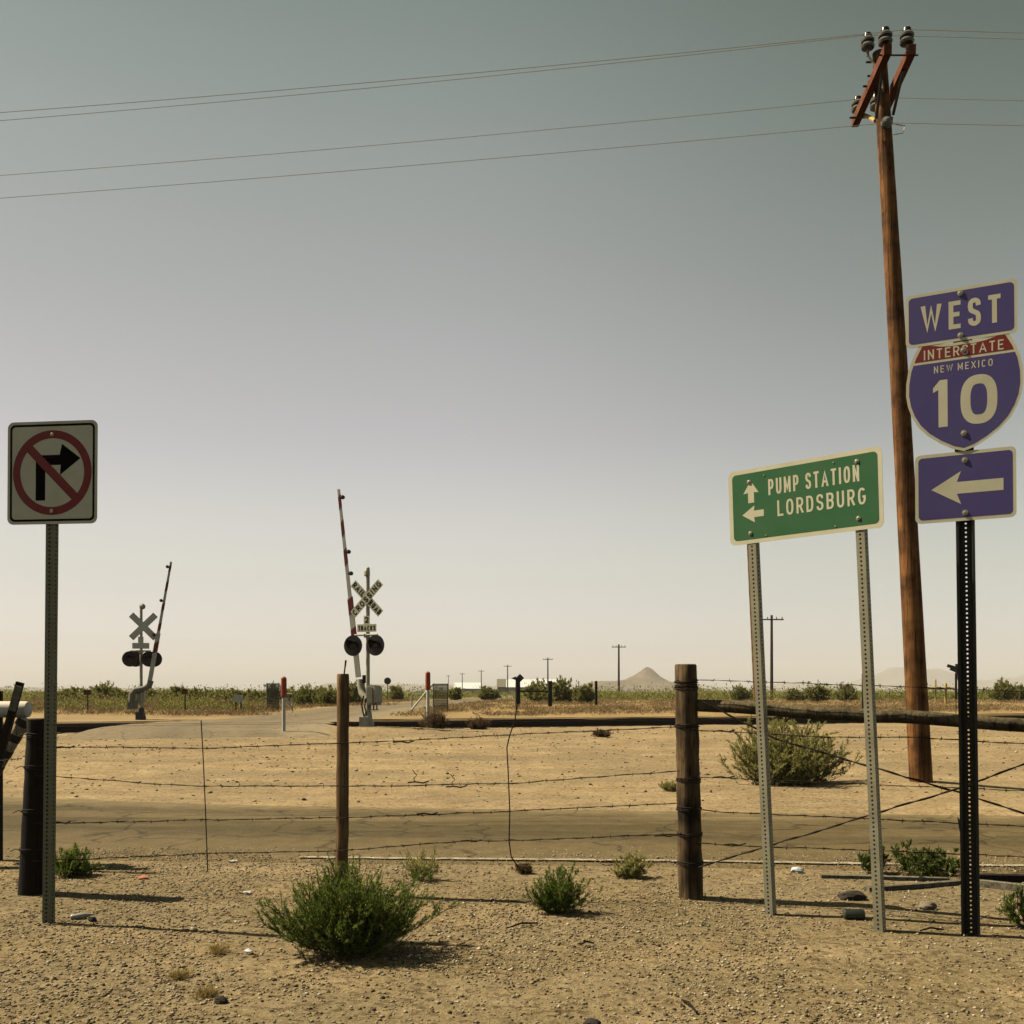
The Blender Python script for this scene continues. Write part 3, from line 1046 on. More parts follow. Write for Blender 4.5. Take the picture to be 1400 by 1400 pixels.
# golden dry grass on the gravel
for i, (px, py, lb) in enumerate(((300, 1302, 'golden dry grass left of the large green weed'),
                                  (245, 1335, 'flattened golden dry grass on the gravel, middle of three'),
                                  (282, 1360, 'golden dry grass nearest the lower edge'))):
    x, y = gpt(px, py)
    bush('dry_grass', lb, 'grass', x, y, 0.18, 0.045, 60, 6, 0.035, 0.003, 'leaf_gold', 20 + i, 'leaf_gold', 'golden dry grass tufts on the gravel', r0=0.0013, base=0.3)

# creosote bushes beyond the tracks: a few grown shapes, each copied
protos = []
for k in range(4):
    w = (2.2, 2.8, 1.8, 2.4)[k]
    h = (1.25, 1.5, 1.1, 1.6)[k]
    b_ = bush('creosote_bush', 'x', 'bush', 0, 0, w, h, 90, 20, 0.17, 0.055, 'leaf_creosote', 30 + k, twigs=3, r0=0.01, start=0.3, base=0.2, z=0)
    protos.append((b_, w, h))
C_SPOTS = [  # px, distance, kind, scale, label
    (92, 58, 0, 1.0, 'green creosote bush just right of the no right turn post'),
    (140, 66, 1, 1.0, 'creosote bush right of the small brown board'),
    (176, 60, 2, 0.9, 'creosote bush left of the far crossing signal mast'),
    (226, 62, 3, 0.8, 'creosote bush right of the far crossing signal mast'),
    (284, 64, 1, 0.9, 'creosote bush left of the white box'),
    (304, 56, 3, 0.8, 'tall creosote bush touching the white box'),
    (348, 60, 0, 1.0, 'creosote bush right of the white box'),
    (374, 66, 3, 1.25, 'tallest creosote bush, behind the left mesh panel'),
    (418, 62, 1, 1.0, 'creosote bush behind the left white marker'),
    (446, 58, 0, 1.15, 'creosote bush left of the slim wooden post'),
    (481, 66, 1, 1.1, 'creosote bush behind the near gate machine'),
    (542, 90, 2, 1.2, 'creosote bush under the round sign'),
    (112, 72, 3, 0.9, 'creosote bush behind the small brown board'),
    (160, 74, 0, 1.1, 'pale creosote bush behind the left scrub, near the far signal'),
    (200, 70, 1, 1.0, 'creosote bush behind the far gate machine'),
    (244, 72, 2, 1.2, 'creosote bush behind the second brown board'),
    (264, 60, 0, 0.9, 'creosote bush between brown board and white box'),
    (322, 68, 2, 1.2, 'creosote bush behind the white box'),
    (396, 74, 0, 1.1, 'creosote bush behind the left gate wing'),
    (462, 74, 2, 1.2, 'creosote bush behind the slim wooden post'),
    (506, 84, 0, 1.0, 'creosote bush behind the near signal pedestal'),
    (622, 95, 2, 1.1, 'dark creosote bush right of the mesh panel'),
    (668, 95, 0, 1.2, 'low creosote bush before the white warehouse end'),
    (733, 80, 3, 1.15, 'creosote bush left of the middle black gatepost'),
    (766, 72, 1, 1.2, 'creosote bush right of the middle black gatepost'),
    (799, 70, 0, 1.0, 'creosote bush left of the last black gatepost'),
    (1012, 90, 1, 1.0, 'creosote bush left of the green sign'),
    (1088, 85, 0, 1.0, 'creosote bush right of the far brown pole'),
    (1118, 80, 3, 1.2, 'large creosote bush between the green sign legs'),
    (1158, 86, 1, 1.0, 'creosote bush left of the right green sign leg'),
    (1372, 82, 3, 1.1, 'creosote bush right of the interstate sign'),
    (1395, 88, 1, 1.0, 'creosote bush at the right picture edge'),
]
for i, (px, Y, k, s, lb) in enumerate(C_SPOTS):
    src, w, h = protos[k]
    used = src.get('used')
    o = copy_tree(src) if used else src
    src['used'] = 1
    x = (px - 700) / 1400 * Y
    o.location = (x, Y, zg1(x, Y) - 0.02)
    s *= 0.90 if px < 340 else (0.78 if px < 520 else 0.95)
    o.scale = (s * 1.15, s, s * (0.85 + 0.3 * rnd.random()))
    o.rotation_euler.z = rnd.uniform(0, 6.28)
    tag(o, lb, 'bush', 'creosote bushes beyond the railway')
for src, _, _ in protos:
    if 'used' in src:
        del src['used']
for o in bpy.data.objects:
    if 'used' in o:
        del o['used']


def scatter(name, n, region, hh, L, W, per, leaf, seed, spread, clump=False):
    """ground cover: n tufts, per leaf quads each"""
    rs = np.random.RandomState(seed)
    X, Y_ = region(rs, n)
    H = (rs.uniform(0.5, 1.2, n) if not clump else 0.28 + 1.1 * rs.rand(n) ** 2) * hh
    Zb = zg(X, Y_)
    src = np.repeat(np.arange(n), per)
    m = len(src)
    rad = np.sqrt(rs.rand(m)) * spread * H[src]
    a = rs.uniform(0, 6.28, m)
    hz = rs.rand(m) ** 0.8 * H[src] * np.sqrt(np.clip(1 - (rad / (spread * H[src] + 1e-6)) ** 2, 0.05, 1))
    p = np.stack([X[src] + np.cos(a) * rad, Y_[src] + np.sin(a) * rad, Zb[src] + hz * 0.75], -1)
    d = unit(np.stack([np.cos(a) * 0.5, np.sin(a) * 0.5, np.full(m, 0.7)], -1) + rs.normal(0, 0.35, (m, 3)))
    V, F = leaf_quads(p, d, rs.uniform(0.6, 1.3, m) * L, rs.uniform(0.7, 1.3, m) * W, rs)
    o = np_mesh(name, V, F, M[leaf])
    return tag(o, kind='stuff')


def reg_grass(rs, n):
    Y_ = 41 + rs.rand(n) ** 1.3 * 55
    X = rs.uniform(-0.56, 0.56, n) * Y_
    cxr = np.interp(Y_, CY, [c[0] for c in cl])
    cwr = np.interp(Y_, CY, [c[2] for c in cl])
    dd = np.abs(X - cxr) < cwr + 0.3
    X = np.where(dd, cxr + (cwr + 0.4 + rs.rand(n) * 3) * np.sign(X - cxr + 0.01), X)
    keep = fbm(X * 0.15, Y_ * 0.15, 4) > -0.25
    X = np.where(keep, X, X + 3)
    d_ = (X - TRK[0].x) * TRK_N.x + (Y_ - TRK[0].y) * TRK_N.y
    Y_ = np.where(d_ < 9, Y_ + 9, Y_)
    return X, Y_


g1 = scatter('dry_grass_cover', 6500, reg_grass, 0.24, 0.13, 0.022, 20, 'leaf_straw', 50, 1.6)
tag(g1, 'straw yellow dry grass covering the plain beyond the rails', 'grass')


def reg_scrub(rs, n):
    Y_ = 95 + rs.rand(n) ** 1.8 * 420
    X = rs.uniform(-0.6, 0.6, n) * Y_
    cxr = np.interp(Y_, CY, [c[0] for c in cl])
    X = np.where(np.abs(X - cxr) < 4, X + 9, X)
    return X, Y_


def reg_brush(rs, n):
    Y_ = rs.uniform(46, 60, n)
    X = (rs.uniform(40, 372, n) - 700) / 1400 * Y_
    return X, Y_


g5 = scatter('dry_brush_cover', 95, reg_brush, 0.95, 0.12, 0.022, 230, 'leaf_straw', 55, 1.25, True)
tag(g5, 'straw coloured dry brush before the scrub on the left', 'dry brush')
g6 = scatter('green_brush_cover', 48, reg_brush, 1.1, 0.12, 0.045, 260, 'leaf_creosote', 57, 1.25, True)
tag(g6, 'yellow green brush mixed into the dry brush on the left', 'brush')
g2 = scatter('scrub_cover', 2600, reg_scrub, 1.75, 0.26, 0.11, 56, 'leaf_creosote', 51, 1.1, True)
tag(g2, 'green scrub belt stretching along the far horizon', 'scrub')


# ------------------------------------------------------------------ gravel
def pebbles(name, n, region, s0, s1, seed):
    rs = np.random.RandomState(seed)
    X, Y_ = region(rs, n)
    base = np.array([(1, 0, 0), (0, 1, 0), (-1, 0, 0), (0, -1, 0), (0, 0, 1), (0, 0, -1)], dtype=float)
    F0 = np.array([(0, 1, 4), (1, 2, 4), (2, 3, 4), (3, 0, 4), (1, 0, 5), (2, 1, 5), (3, 2, 5), (0, 3, 5)])
    s = s0 + (s1 - s0) * rs.rand(n) ** 3.5
    sc = np.stack([s * rs.uniform(0.7, 1.4, n), s * rs.uniform(0.7, 1.4, n), s * rs.uniform(0.4, 0.8, n)], -1)
    a = rs.uniform(0, 6.28, n)
    B = base[None] * sc[:, None] + rs.normal(0, 0.16, (n, 6, 3)) * s[:, None, None]
    ca, sa = np.cos(a)[:, None], np.sin(a)[:, None]
    Q = np.stack([B[:, :, 0] * ca - B[:, :, 1] * sa, B[:, :, 0] * sa + B[:, :, 1] * ca, B[:, :, 2]], -1)
    Zp = np.where((Y_ > road_near(X) - 0.1) & (Y_ < 10.5), 0.016, zg(X, Y_))
    Q += np.stack([X, Y_, Zp + sc[:, 2] * 0.35], -1)[:, None]
    F = (F0[None] + (np.arange(n) * 6)[:, None, None]).reshape(-1, 3)
    o = np_mesh(name, Q.reshape(-1, 3), F, M['pebble'])
    return tag(o, kind='stuff')


def reg_near(rs, n):
    u = rs.rand(n)
    Y_ = 3.6 + u * 5.3
    X = rs.uniform(-0.58, 0.58, n) * Y_
    dens = fbm(X * 0.9 + 40, Y_ * 0.9, 4)
    j = dens < 0.02
    X = np.where(j, rs.uniform(-0.58, 0.58, n) * Y_, X)
    return X, Y_


g3 = pebbles('gravel', 70000, reg_near, 0.0024, 0.0120, 60)
tag(g3, 'loose pebbles strewn over the near shoulder', 'gravel')


def reg_far(rs, n):
    Y_ = 12.4 + rs.rand(n) ** 0.7 * 17
    X = rs.uniform(-0.56, 0.56, n) * Y_
    return X, Y_


g4 = pebbles('stone_scatter', 5500, reg_far, 0.006, 0.034, 61)
tag(g4, 'small stones scattered over the sandy verge', 'stones')

def debris(n, seed):
    rs = np.random.RandomState(seed)
    Y_ = 3.7 + rs.rand(n) * 4.6
    X = rs.uniform(-0.58, 0.58, n) * Y_
    a = rs.uniform(0, 6.28, n)
    L = rs.uniform(0.015, 0.07, n)
    p = np.stack([X, Y_, zg(X, Y_) + 0.006], -1)
    d = np.stack([np.cos(a), np.sin(a), rs.uniform(-.05, .15, n)], -1)
    S = p[:, None] + d[:, None] * (np.linspace(0, 1, 4)[None, :, None] * L[:, None, None])
    S += rs.normal(0, 0.0015, S.shape)
    V, F = stem_ribbons(S, 0.0018, 0.001, rs)
    return tag(np_mesh('twig_litter', V, F, M['leaf_brown']), 'dry twig bits littering the near shoulder', 'twigs', kind='stuff')


debris(1500, 70)

# ------------------------------------------------------------------ railway
def along(d, off, z):
    p = TRK[0] + TRK[1] * d + TRK_N * off
    return Vector((p.x, p.y, z))


BAL = ballast_mat()


def track(off, z, d0, d1, label, gap):
    root = thing('railway_track', label, 'railway', along(8, off, z), 'railway tracks over the plain')
    mb = MB()
    prof = [(-3.0, -0.30), (-1.75, -0.02), (1.75, -0.02), (3.0, -0.30)]
    ds = np.arange(d0, d1, 1.0)
    vv, ff = [], []
    for d in ds:
        for (o_, h_) in prof:
            vv.append(along(d, off + o_, z + h_ + 0.03 * vnoise(np.array([d * 0.9]), np.array([o_]))[0]))
    for i in range(len(ds) - 1):
        for j in range(3):
            ff.append((i * 4 + j, (i + 1) * 4 + j, (i + 1) * 4 + j + 1, i * 4 + j + 1))
    mb.add(vv, ff)
    mb.build('ballast', BAL, root)
    rprof = [(-0.07, 0), (0.07, 0), (0.07, 0.015), (0.012, 0.03), (0.012, 0.125), (0.036, 0.14), (0.036, 0.172),
             (-0.036, 0.172), (-0.036, 0.14), (-0.012, 0.125), (-0.012, 0.03), (-0.07, 0.015)]
    for s in (-1, 1):
        mb = MB()
        n = len(rprof)
        vv = [along(d, off + s * 0.75 + a, z + h + 0.02) for d in (d0, d1) for a, h in rprof]
        mb.add(vv, [(i, (i + 1) % n, n + (i + 1) % n, n + i) for i in range(n)] + [tuple(range(n)), tuple(reversed(range(n, 2 * n)))])
        mb.build('rail', M['rail_steel'], root, smooth=False)
    mb = MB()
    rot = Matrix.Rotation(math.atan2(TRK[1].y, TRK[1].x), 3, 'Z')
    d = d0 + 0.3
    while d < d1 - 0.3:
        if not (gap[0] < d < gap[1]):
            mb.box(along(d, off, z - 0.03), (0.23, 2.6, 0.12), rot @ Matrix.Rotation(rnd.uniform(-.03, .03), 3, 'Z'))
        d += 0.55
    o = mb.build('sleepers', M['tie'], root, smooth=False)
    o['kind'] = 'stuff'
    return root


track(0, RAIL_Z, -60, 90, 'nearer black railway track running past the gate signals', (-7.0, -0.5))
track(6.2, RAIL_Z - 0.10, -60, 90, 'farther railway track just behind the nearer one', (-7.0, -0.5))


# ------------------------------------------------------------------ perforated posts
def tube_post(base, top, size, yaw, name='post'):
    """square perforated tube, every hole real"""
    mb = MB()
    base, top = Vector(base), Vector(top)
    ax = (top - base)
    L = ax.length
    ax.normalize()
    u = Vector((math.cos(yaw), -math.sin(yaw), 0))
    u = (u - ax * u.dot(ax)).normalized()
    w = u.cross(ax).normalized()
    hs_ = size / 2
    pitch = 0.0254
    hr = 0.0065
    k = int(L / pitch)
    oct_ = [(math.cos(R(45 * i + 22.5)) * hr, math.sin(R(45 * i + 22.5)) * hr) for i in range(8)]
    for (nx_, tx) in ((w, u), (u, -w), (-w, -u), (-u, w)):
        vv, ff = [], []
        for i in range(k):
            c = base + ax * (i + 0.5) * pitch + nx_ * hs_
            o = len(vv)
            sq = [(hs_, pitch / 2), (0, pitch / 2), (-hs_, pitch / 2), (-hs_, 0), (-hs_, -pitch / 2), (0, -pitch / 2), (hs_, -pitch / 2), (hs_, 0)]
            oc = [(math.cos(R(45 * j + 45)) * hr, math.sin(R(45 * j + 45)) * hr) for j in range(8)]
            vv += [c + tx * a + ax * b for a, b in sq] + [c + tx * a + ax * b for a, b in oc]
            for j in range(8):
                j2 = (j + 1) % 8
                ff.append((o + j, o + j2, o + 8 + j2, o + 8 + j))
        mb.add(vv, ff)
    return mb


def channel_post(base, top, width, depth, yaw):
    """U channel post, open towards the viewer, holes down its web"""
    mb = MB()
    base, top = Vector(base), Vector(top)
    ax = top - base
    L = ax.length
    ax.normalize()
    u = Vector((math.cos(yaw), -math.sin(yaw), 0))
    u = (u - ax * u.dot(ax)).normalized()
    w = u.cross(ax).normalized()
    pitch, hr = 0.0254, 0.0055
    k = int(L / pitch)
    hw = width * 0.26
    vv, ff = [], []
    for i in range(k):
        c = base + ax * (i + 0.5) * pitch - w * depth / 2
        o = len(vv)
        sq = [(hw, pitch / 2), (0, pitch / 2), (-hw, pitch / 2), (-hw, 0), (-hw, -pitch / 2), (0, -pitch / 2), (hw, -pitch / 2), (hw, 0)]
        oc = [(math.cos(R(45 * j + 45)) * hr, math.sin(R(45 * j + 45)) * hr) for j in range(8)]
        vv += [c + u * a + ax * b for a, b in sq] + [c + u * a + ax * b for a, b in oc]
        for j in range(8):
            ff.append((o + j, o + (j + 1) % 8, o + 8 + (j + 1) % 8, o + 8 + j))
    mb.add(vv, ff)
    t = 0.004
    for s in (-1, 1):
        a0, a1, a2 = s * hw, s * width * 0.36, s * width * 0.5
        pr = [(a0, -depth / 2), (a1, depth / 2), (a2, depth / 2), (a2, depth / 2 - t), (a1 + s * t, depth / 2 - t), (a0 + s * t, -depth / 2)]
        n = len(pr)
        vv = [base + u * a + w * b for a, b in pr] + [base + ax * L + u * a + w * b for a, b in pr]
        mb.add(vv, [(i, (i + 1) % n, n + (i + 1) % n, n + i) for i in range(n)] + [tuple(range(n)), tuple(range(n, 2 * n))])
    return mb


def bolts(fr, pts, parent, r=0.011, w=0.006):
    for (a, b) in pts:
        mb = MB()
        mb.lathe([(r * 1.5, 0), (r * 1.5, 0.002), (r, 0.002), (r * 0.95, 0.004), (r * 0.5, 0.006)], fr(a, b, w), fr.w, 10)
        mb.build('bolt', M['bolt'], parent)


# ------------------------------------------------------------------ lettering
def _sup(a0, a1, n=22, e=2.6, cx=.5, cy=.5, rx=.5, ry=.5):
    out = []
    for k in range(n + 1):
        a = R(a0 + (a1 - a0) * k / n)
        c_, s_ = math.cos(a), math.sin(a)
        out.append((cx + rx * math.copysign(abs(c_) ** (2 / e), c_), cy + ry * math.copysign(abs(s_) ** (2 / e), s_)))
    return out


def _spl(p, n=6):
    out = []
    q = [p[0]] + list(p) + [p[-1]]
    for i in range(1, len(q) - 2):
        for k in range(n):
            t = k / n
            out.append(tuple(0.5 * (2 * b + (c - a) * t + (2 * a - 5 * b + 4 * c - d_) * t * t + (3 * b - a - 3 * c + d_) * t ** 3)
                             for a, b, c, d_ in zip(q[i - 1], q[i], q[i + 1], q[i + 2])))
    return out + [p[-1]]


_bowl = lambda y0, y1, x0=0.0: [(x0, y1)] + _sup(90, -90, 14, 2.4, .45, (y0 + y1) / 2, .55, (y1 - y0) / 2) + [(x0, y0)]
GLYPH = {  # width, strokes (a stroke marked True gets square ends)
    'E': (.60, [([(0, 0), (0, 1)], 1), ([(0, 1), (1, 1)], 2), ([(0, .52), (.85, .52)], 2), ([(0, 0), (1, 0)], 2)]),
    'L': (.58, [([(0, 0), (0, 1)], 1), ([(0, 0), (1, 0)], 2)]),
    'T': (.60, [([(0, 1), (1, 1)], 1), ([(.5, 1), (.5, 0)], 2)]),
    'I': (.0, [([(.5, 0), (.5, 1)], 1)]),
    'N': (.68, [([(0, 0), (0, 1)], 1), ([(1, 0), (1, 1)], 1), ([(0, 1), (1, 0)], 1)]),
    'M': (.80, [([(0, 0), (0, 1)], 1), ([(1, 0), (1, 1)], 1), ([(0, 1), (.5, .22), (1, 1)], 0)]),
    'W': (1.04, [([(0, 1), (.25, 0), (.5, .95), (.75, 0), (1, 1)], 1)]),
    'A': (.78, [([(0, 0), (.5, 1), (1, 0)], 1), ([(.2, .27), (.8, .27)], 0)]),
    'X': (.72, [([(0, 0), (1, 1)], 1), ([(0, 1), (1, 0)], 1)]),
    'K': (.68, [([(0, 0), (0, 1)], 1), ([(1, 1), (0, .36)], 1), ([(.34, .56), (1, 0)], 1)]),
    'O': (.70, [(_sup(0, 360, 40), 3)]),
    'C': (.66, [(_sup(42, 318, 30), 0)]),
    'G': (.68, [(_sup(42, 330, 30) + [(1, .25), (1, .46), (.6, .46)], 0)]),
    'S': (.64, [(_spl([(1, .76), (.9, .93), (.5, 1), (.1, .93), (0, .76), (.12, .59), (.5, .5), (.88, .41), (1, .24), (.9, .07), (.5, 0), (.1, .07), (0, .24)]), 0)]),
    'U': (.66, [([(0, 1), (0, .5)] + _sup(180, 360, 16, 2.5, .5, .36, .5, .36) + [(1, .5), (1, 1)], 1)]),
    'P': (.64, [([(0, 0), (0, 1)], 1), (_bowl(.42, 1), 0)]),
    'R': (.66, [([(0, 0), (0, 1)], 1), (_bowl(.46, 1), 0), ([(.52, .46), (1, 0)], 2)]),
    'D': (.66, [([(0, 0), (0, 1)], 1), (_bowl(0, 1), 0)]),
    'B': (.66, [([(0, 0), (0, 1)], 1), (_bowl(.53, 1), 0), (_bowl(0, .53), 0)]),
    '2': (.62, [(_spl([(0, .72), (.08, .92), (.5, 1), (.92, .92), (1, .72), (.8, .45), (.35, .2), (0, 0)]), 0), ([(0, 0), (1, 0)], 1)]),
}


def stroke_poly(p, hw, ext0, ext1, closed):
    p = [Vector((a, b)) for a, b in p]
    q = [p[0]]
    for a in p[1:]:
        if (a - q[-1]).length > 1e-5:
            q.append(a)
    p = q
    if closed and (p[0] - p[-1]).length < 1e-4:
        p.pop()
    n = len(p)
    if not closed:
        if ext0:
            p[0] = p[0] + (p[0] - p[1]).normalized() * ext0
        if ext1:
            p[-1] = p[-1] + (p[-1] - p[-2]).normalized() * ext1
    L_, R_ = [], []
    for i in range(n):
        a = p[i - 1] if (i or closed) else None
        b = p[(i + 1) % n] if (i < n - 1 or closed) else None
        d0 = (p[i] - a).normalized() if a is not None else None
        d1 = (b - p[i]).normalized() if b is not None else None
        d0 = d0 if d0 is not None else d1
        d1 = d1 if d1 is not None else d0
        n0, n1 = Vector((-d0.y, d0.x)), Vector((-d1.y, d1.x))
        m_ = n0 + n1
        m_ = m_ / max(m_.length, 1e-6)
        k = hw / max(m_.dot(n0), 0.42)
        L_.append(p[i] + m_ * k)
        R_.append(p[i] - m_ * k)
    return L_, R_


def lettering(body, fr, u0, u1, v0, v1, w, mat, parent, st=0.15, gap=0.30, name='lettering'):
    H = v1 - v0
    glyphs = [GLYPH.get(ch) for ch in body]
    tot = 0
    fix = 0
    for i, g in enumerate(glyphs):
        if g is None:
            tot += 0.80
        else:
            tot += g[0]
            fix += st if g[0] == 0 else 0
            if i < len(body) - 1 and glyphs[i + 1] is not None:
                tot += gap
    k = ((u1 - u0) / H - fix) / tot
    mb = MB()
    x = 0.0
    cnt = 0
    for i, g in enumerate(glyphs):
        if g is None:
            x += 0.80 * k
            continue
        gw = g[0] * k if g[0] else st
        for pts, mode in g[1]:
            pp = [(x + st / 2 + a * (gw - st), st / 2 + b * (1 - st)) for a, b in pts]
            e0 = st / 2 if mode == 1 else 0
            e1 = st / 2 if mode in (1, 2) else 0
            L_, R_ = stroke_poly(pp, st / 2, e0, e1, mode == 3)
            top = H
            cl = lambda q: (u0 + q.x * H, v0 + min(max(q.y, 0), 1) * H)
            vv = [fr(*cl(q), w + cnt * 0.00004) for q in L_] + [fr(*cl(q), w + cnt * 0.00004) for q in R_]
            n = len(L_)
            ff = [(a, n + a, n + (a + 1) % n, (a + 1) % n) for a in range(n if mode == 3 else n - 1)]
            mb.add(vv, ff)
            cnt = (cnt + 1) % 9
        x += gw
        if i < len(body) - 1 and glyphs[i + 1] is not None:
            x += gap * k
    o = mb.build(name, mat, parent, smooth=False)
    return o


def arrow_poly(L, head_l, head_w, shaft, notch=0.0):
    """arrow pointing to +u from 0 to L"""
    return [(L, 0), (L - head_l, head_w / 2), (L - head_l + notch, shaft / 2), (0, shaft / 2), (0, -shaft / 2), (L - head_l + notch, -shaft / 2), (L - head_l, -head_w / 2)]


# --- no right turn sign
b0 = Vector((-2.775, 6.13, zg1(-2.775, 6.13)))
root = thing('road_sign', 'white square no right turn sign on green perforated post', 'road sign', b0)
yaw = R(8)
tube_post(b0 - Vector((0, 0, .1)), b0 + Vector((0.028, 0, 2.93)), 0.051, yaw).build('post', M['galv_green'], root, smooth=False)
fr = frame((-2.735, 6.09, 2.68), yaw, (0.012, 0))
mb = MB()
po = rrect(0.575, 0.612, 0.038)
mb.prism(po, fr, -0.003, 0)
plate = mb.build('sign_plate', M['sign_white'], root, smooth=False)
mb = MB()
mb.ring(rrect(0.542, 0.578, 0.030), rrect(0.516, 0.552, 0.022), fr, 0.0001, 0.0006)
mb.build('border', M['sign_black'], plate, smooth=False)
mb = MB()
ar = [(u, v) for u, v in [(-0.105, -0.165), (-0.044, -0.165), (-0.044, 0.045), (0.055, 0.045), (0.050, -0.015), (0.180, 0.082), (0.062, 0.170), (0.048, 0.105), (-0.105, 0.105)]]
mb.prism(ar, fr, 0.0001, 0.0006)
mb.build('turn_arrow', M['sign_black'], plate, smooth=False)
mb = MB()
mb.ring(circle(0.252, 0, 0), circle(0.205, 0, 0), fr, 0.0001, 0.0012)
c45 = math.cos(R(45))
q = lambda a, b: ((a + b) * c45, (b - a) * c45)       # strip from upper left to lower right
mb.prism([q(-0.2045, -0.026), q(0.2045, -0.026), q(0.2045, 0.026), q(-0.2045, 0.026)], fr, 0.0001, 0.0012)
mb.build('prohibition_ring', M['sign_red'], plate, smooth=False)
bolts(fr, [(0.0, 0.228), (0.0, -0.228)], root, 0.008, 0.003)

# --- green destination sign on two posts
YG = R(41)
LEAN = (-0.048, 0)
pl0 = Vector((1.605, 6.33, zg1(1.605, 6.33)))
pr0 = Vector((2.12, 5.885, zg1(2.12, 5.885)))
root = thing('road_sign', 'green destination sign for pump station on two perforated legs', 'road sign', (pl0 + pr0) / 2)
for p in (pl0, pr0):
    tube_post(p - Vector((0, 0, .1)), p + Vector((-0.048 * 2.70, 0, 2.70)), 0.051, YG).build('post', M['galv'], root, smooth=False)
WG = Vector((-math.sin(YG), -math.cos(YG), 0))
fr = frame((pl0 + pr0) / 2 + Vector((-0.048 * 2.535 + 0.003, 0, 2.522)) + WG * 0.031, YG, LEAN)
GW, GH = 0.968, 0.457
mb = MB()
mb.prism(rrect(GW, GH, 0.035), fr, -0.003, 0)
plate = mb.build('sign_plate', M['sign_white'], root, smooth=False)
mb = MB()
mb.prism(rrect(GW - 0.052, GH - 0.05, 0.026), fr, 0.0001, 0.0006)
mb.build('green_panel', M['sign_green'], plate, smooth=False)
lettering('PUMP STATION', fr, -0.215, 0.350, 0.050, 0.146, 0.0010, M['sign_white'], plate, 0.135, 0.29)
lettering('LORDSBURG', fr, -0.160, 0.385, -0.085, 0.010, 0.0010, M['sign_white'], plate, 0.135, 0.29)
mb = MB()
mb.prism([(u, v) for v, u in [(a + 0.020, -b - 0.332) for a, b in arrow_poly(0.135, 0.076, 0.104, 0.040, 0.004)]], fr, 0.0006, 0.0010)
mb.prism([(-u - 0.250, v - 0.050) for u, v in arrow_poly(0.145, 0.084, 0.104, 0.040, 0.004)], fr, 0.0006, 0.0010)
mb.build('arrows', M['sign_white'], plate, smooth=False)
bolts(fr, [(-0.343, 0.150), (-0.343, -0.165), (0.338, 0.165), (0.338, -0.160)], root, 0.009, 0.003)
for a, b in ((-0.24, 0.175), (0.20, 0.18), (-0.24, -0.19), (0.20, -0.19)):
    mb = MB()
    mb.lathe([(0.006, 0), (0.004, 0.003)], fr(a, b, 0.0008), fr.w, 8)
    mb.build('rivet', M['bolt'], plate)

# --- interstate sign
ib = Vector((2.588, 5.77, zg1(2.588, 5.77)))
root = thing('road_sign', 'interstate ten shield stacked between west and arrow plates', 'road sign', ib)
YI = R(27)
WI = Vector((-math.sin(YI), -math.cos(YI), 0)) * 0.030
IX = lambda z: ib + Vector((-0.05 * z / 3.6, 0, z - ib.z)) + WI
channel_post(ib - Vector((0, 0, .1)), ib + Vector((-0.05, 0, 3.60)), 0.098, 0.05, YI).build('post', M['shaded_post'], root, smooth=False)
LI = (-0.014, 0)
fr = frame(IX(3.495) + Vector((-0.012, 0, 0)), YI, LI)
mb = MB()
mb.prism(rrect(0.575, 0.298, 0.03), fr, -0.003, 0)
plate = mb.build('direction_plate', M['sign_white'], root, smooth=False)
mb = MB()
mb.prism(rrect(0.541, 0.264, 0.022), fr, 0.0001, 0.0006)
mb.build('blue_panel', M['sign_blue'], plate, smooth=False)
lettering('WEST', fr, -0.205, 0.205, -0.078, 0.078, 0.0010, M['sign_white'], plate, 0.16, 0.36)
bolts(fr, [(0, 0.118), (0, -0.118)], root, 0.011, 0.003)
fr = frame(IX(3.052) + WI * 0.15, YI, LI)


def shield_poly(s, n=10):
    key = [(0.0, 0.455), (0.10, 0.452), (0.20, 0.462), (0.28, 0.482), (0.345, 0.505), (0.375, 0.48), (0.43, 0.38), (0.475, 0.26), (0.495, 0.14), (0.497, 0.03), (0.48, -0.07),
           (0.445, -0.165), (0.39, -0.26), (0.31, -0.345), (0.20, -0.425), (0.09, -0.485), (0, -0.512)]
    rt = [(a * s * 0.955, b * s) for a, b in key]
    return list(reversed(rt)) + [(-a, b) for a, b in rt[1:-1]]


S_ = 0.635
mb = MB()
sp_o = shield_poly(S_)
mb.prism(sp_o, fr, -0.003, 0)
plate = mb.build('shield_plate', M['sign_white'], root, smooth=False)
sp_i = shield_poly(S_ * 0.945)


def clip(poly, v, keep_above):
    out = []
    for i in range(len(poly)):
        a, b = poly[i], poly[(i + 1) % len(poly)]
        ina, inb = (a[1] >= v) == keep_above, (b[1] >= v) == keep_above
        if ina:
            out.append(a)
        if ina != inb:
            t = (v - a[1]) / (b[1] - a[1])
            out.append((a[0] + t * (b[0] - a[0]), v))
    return out


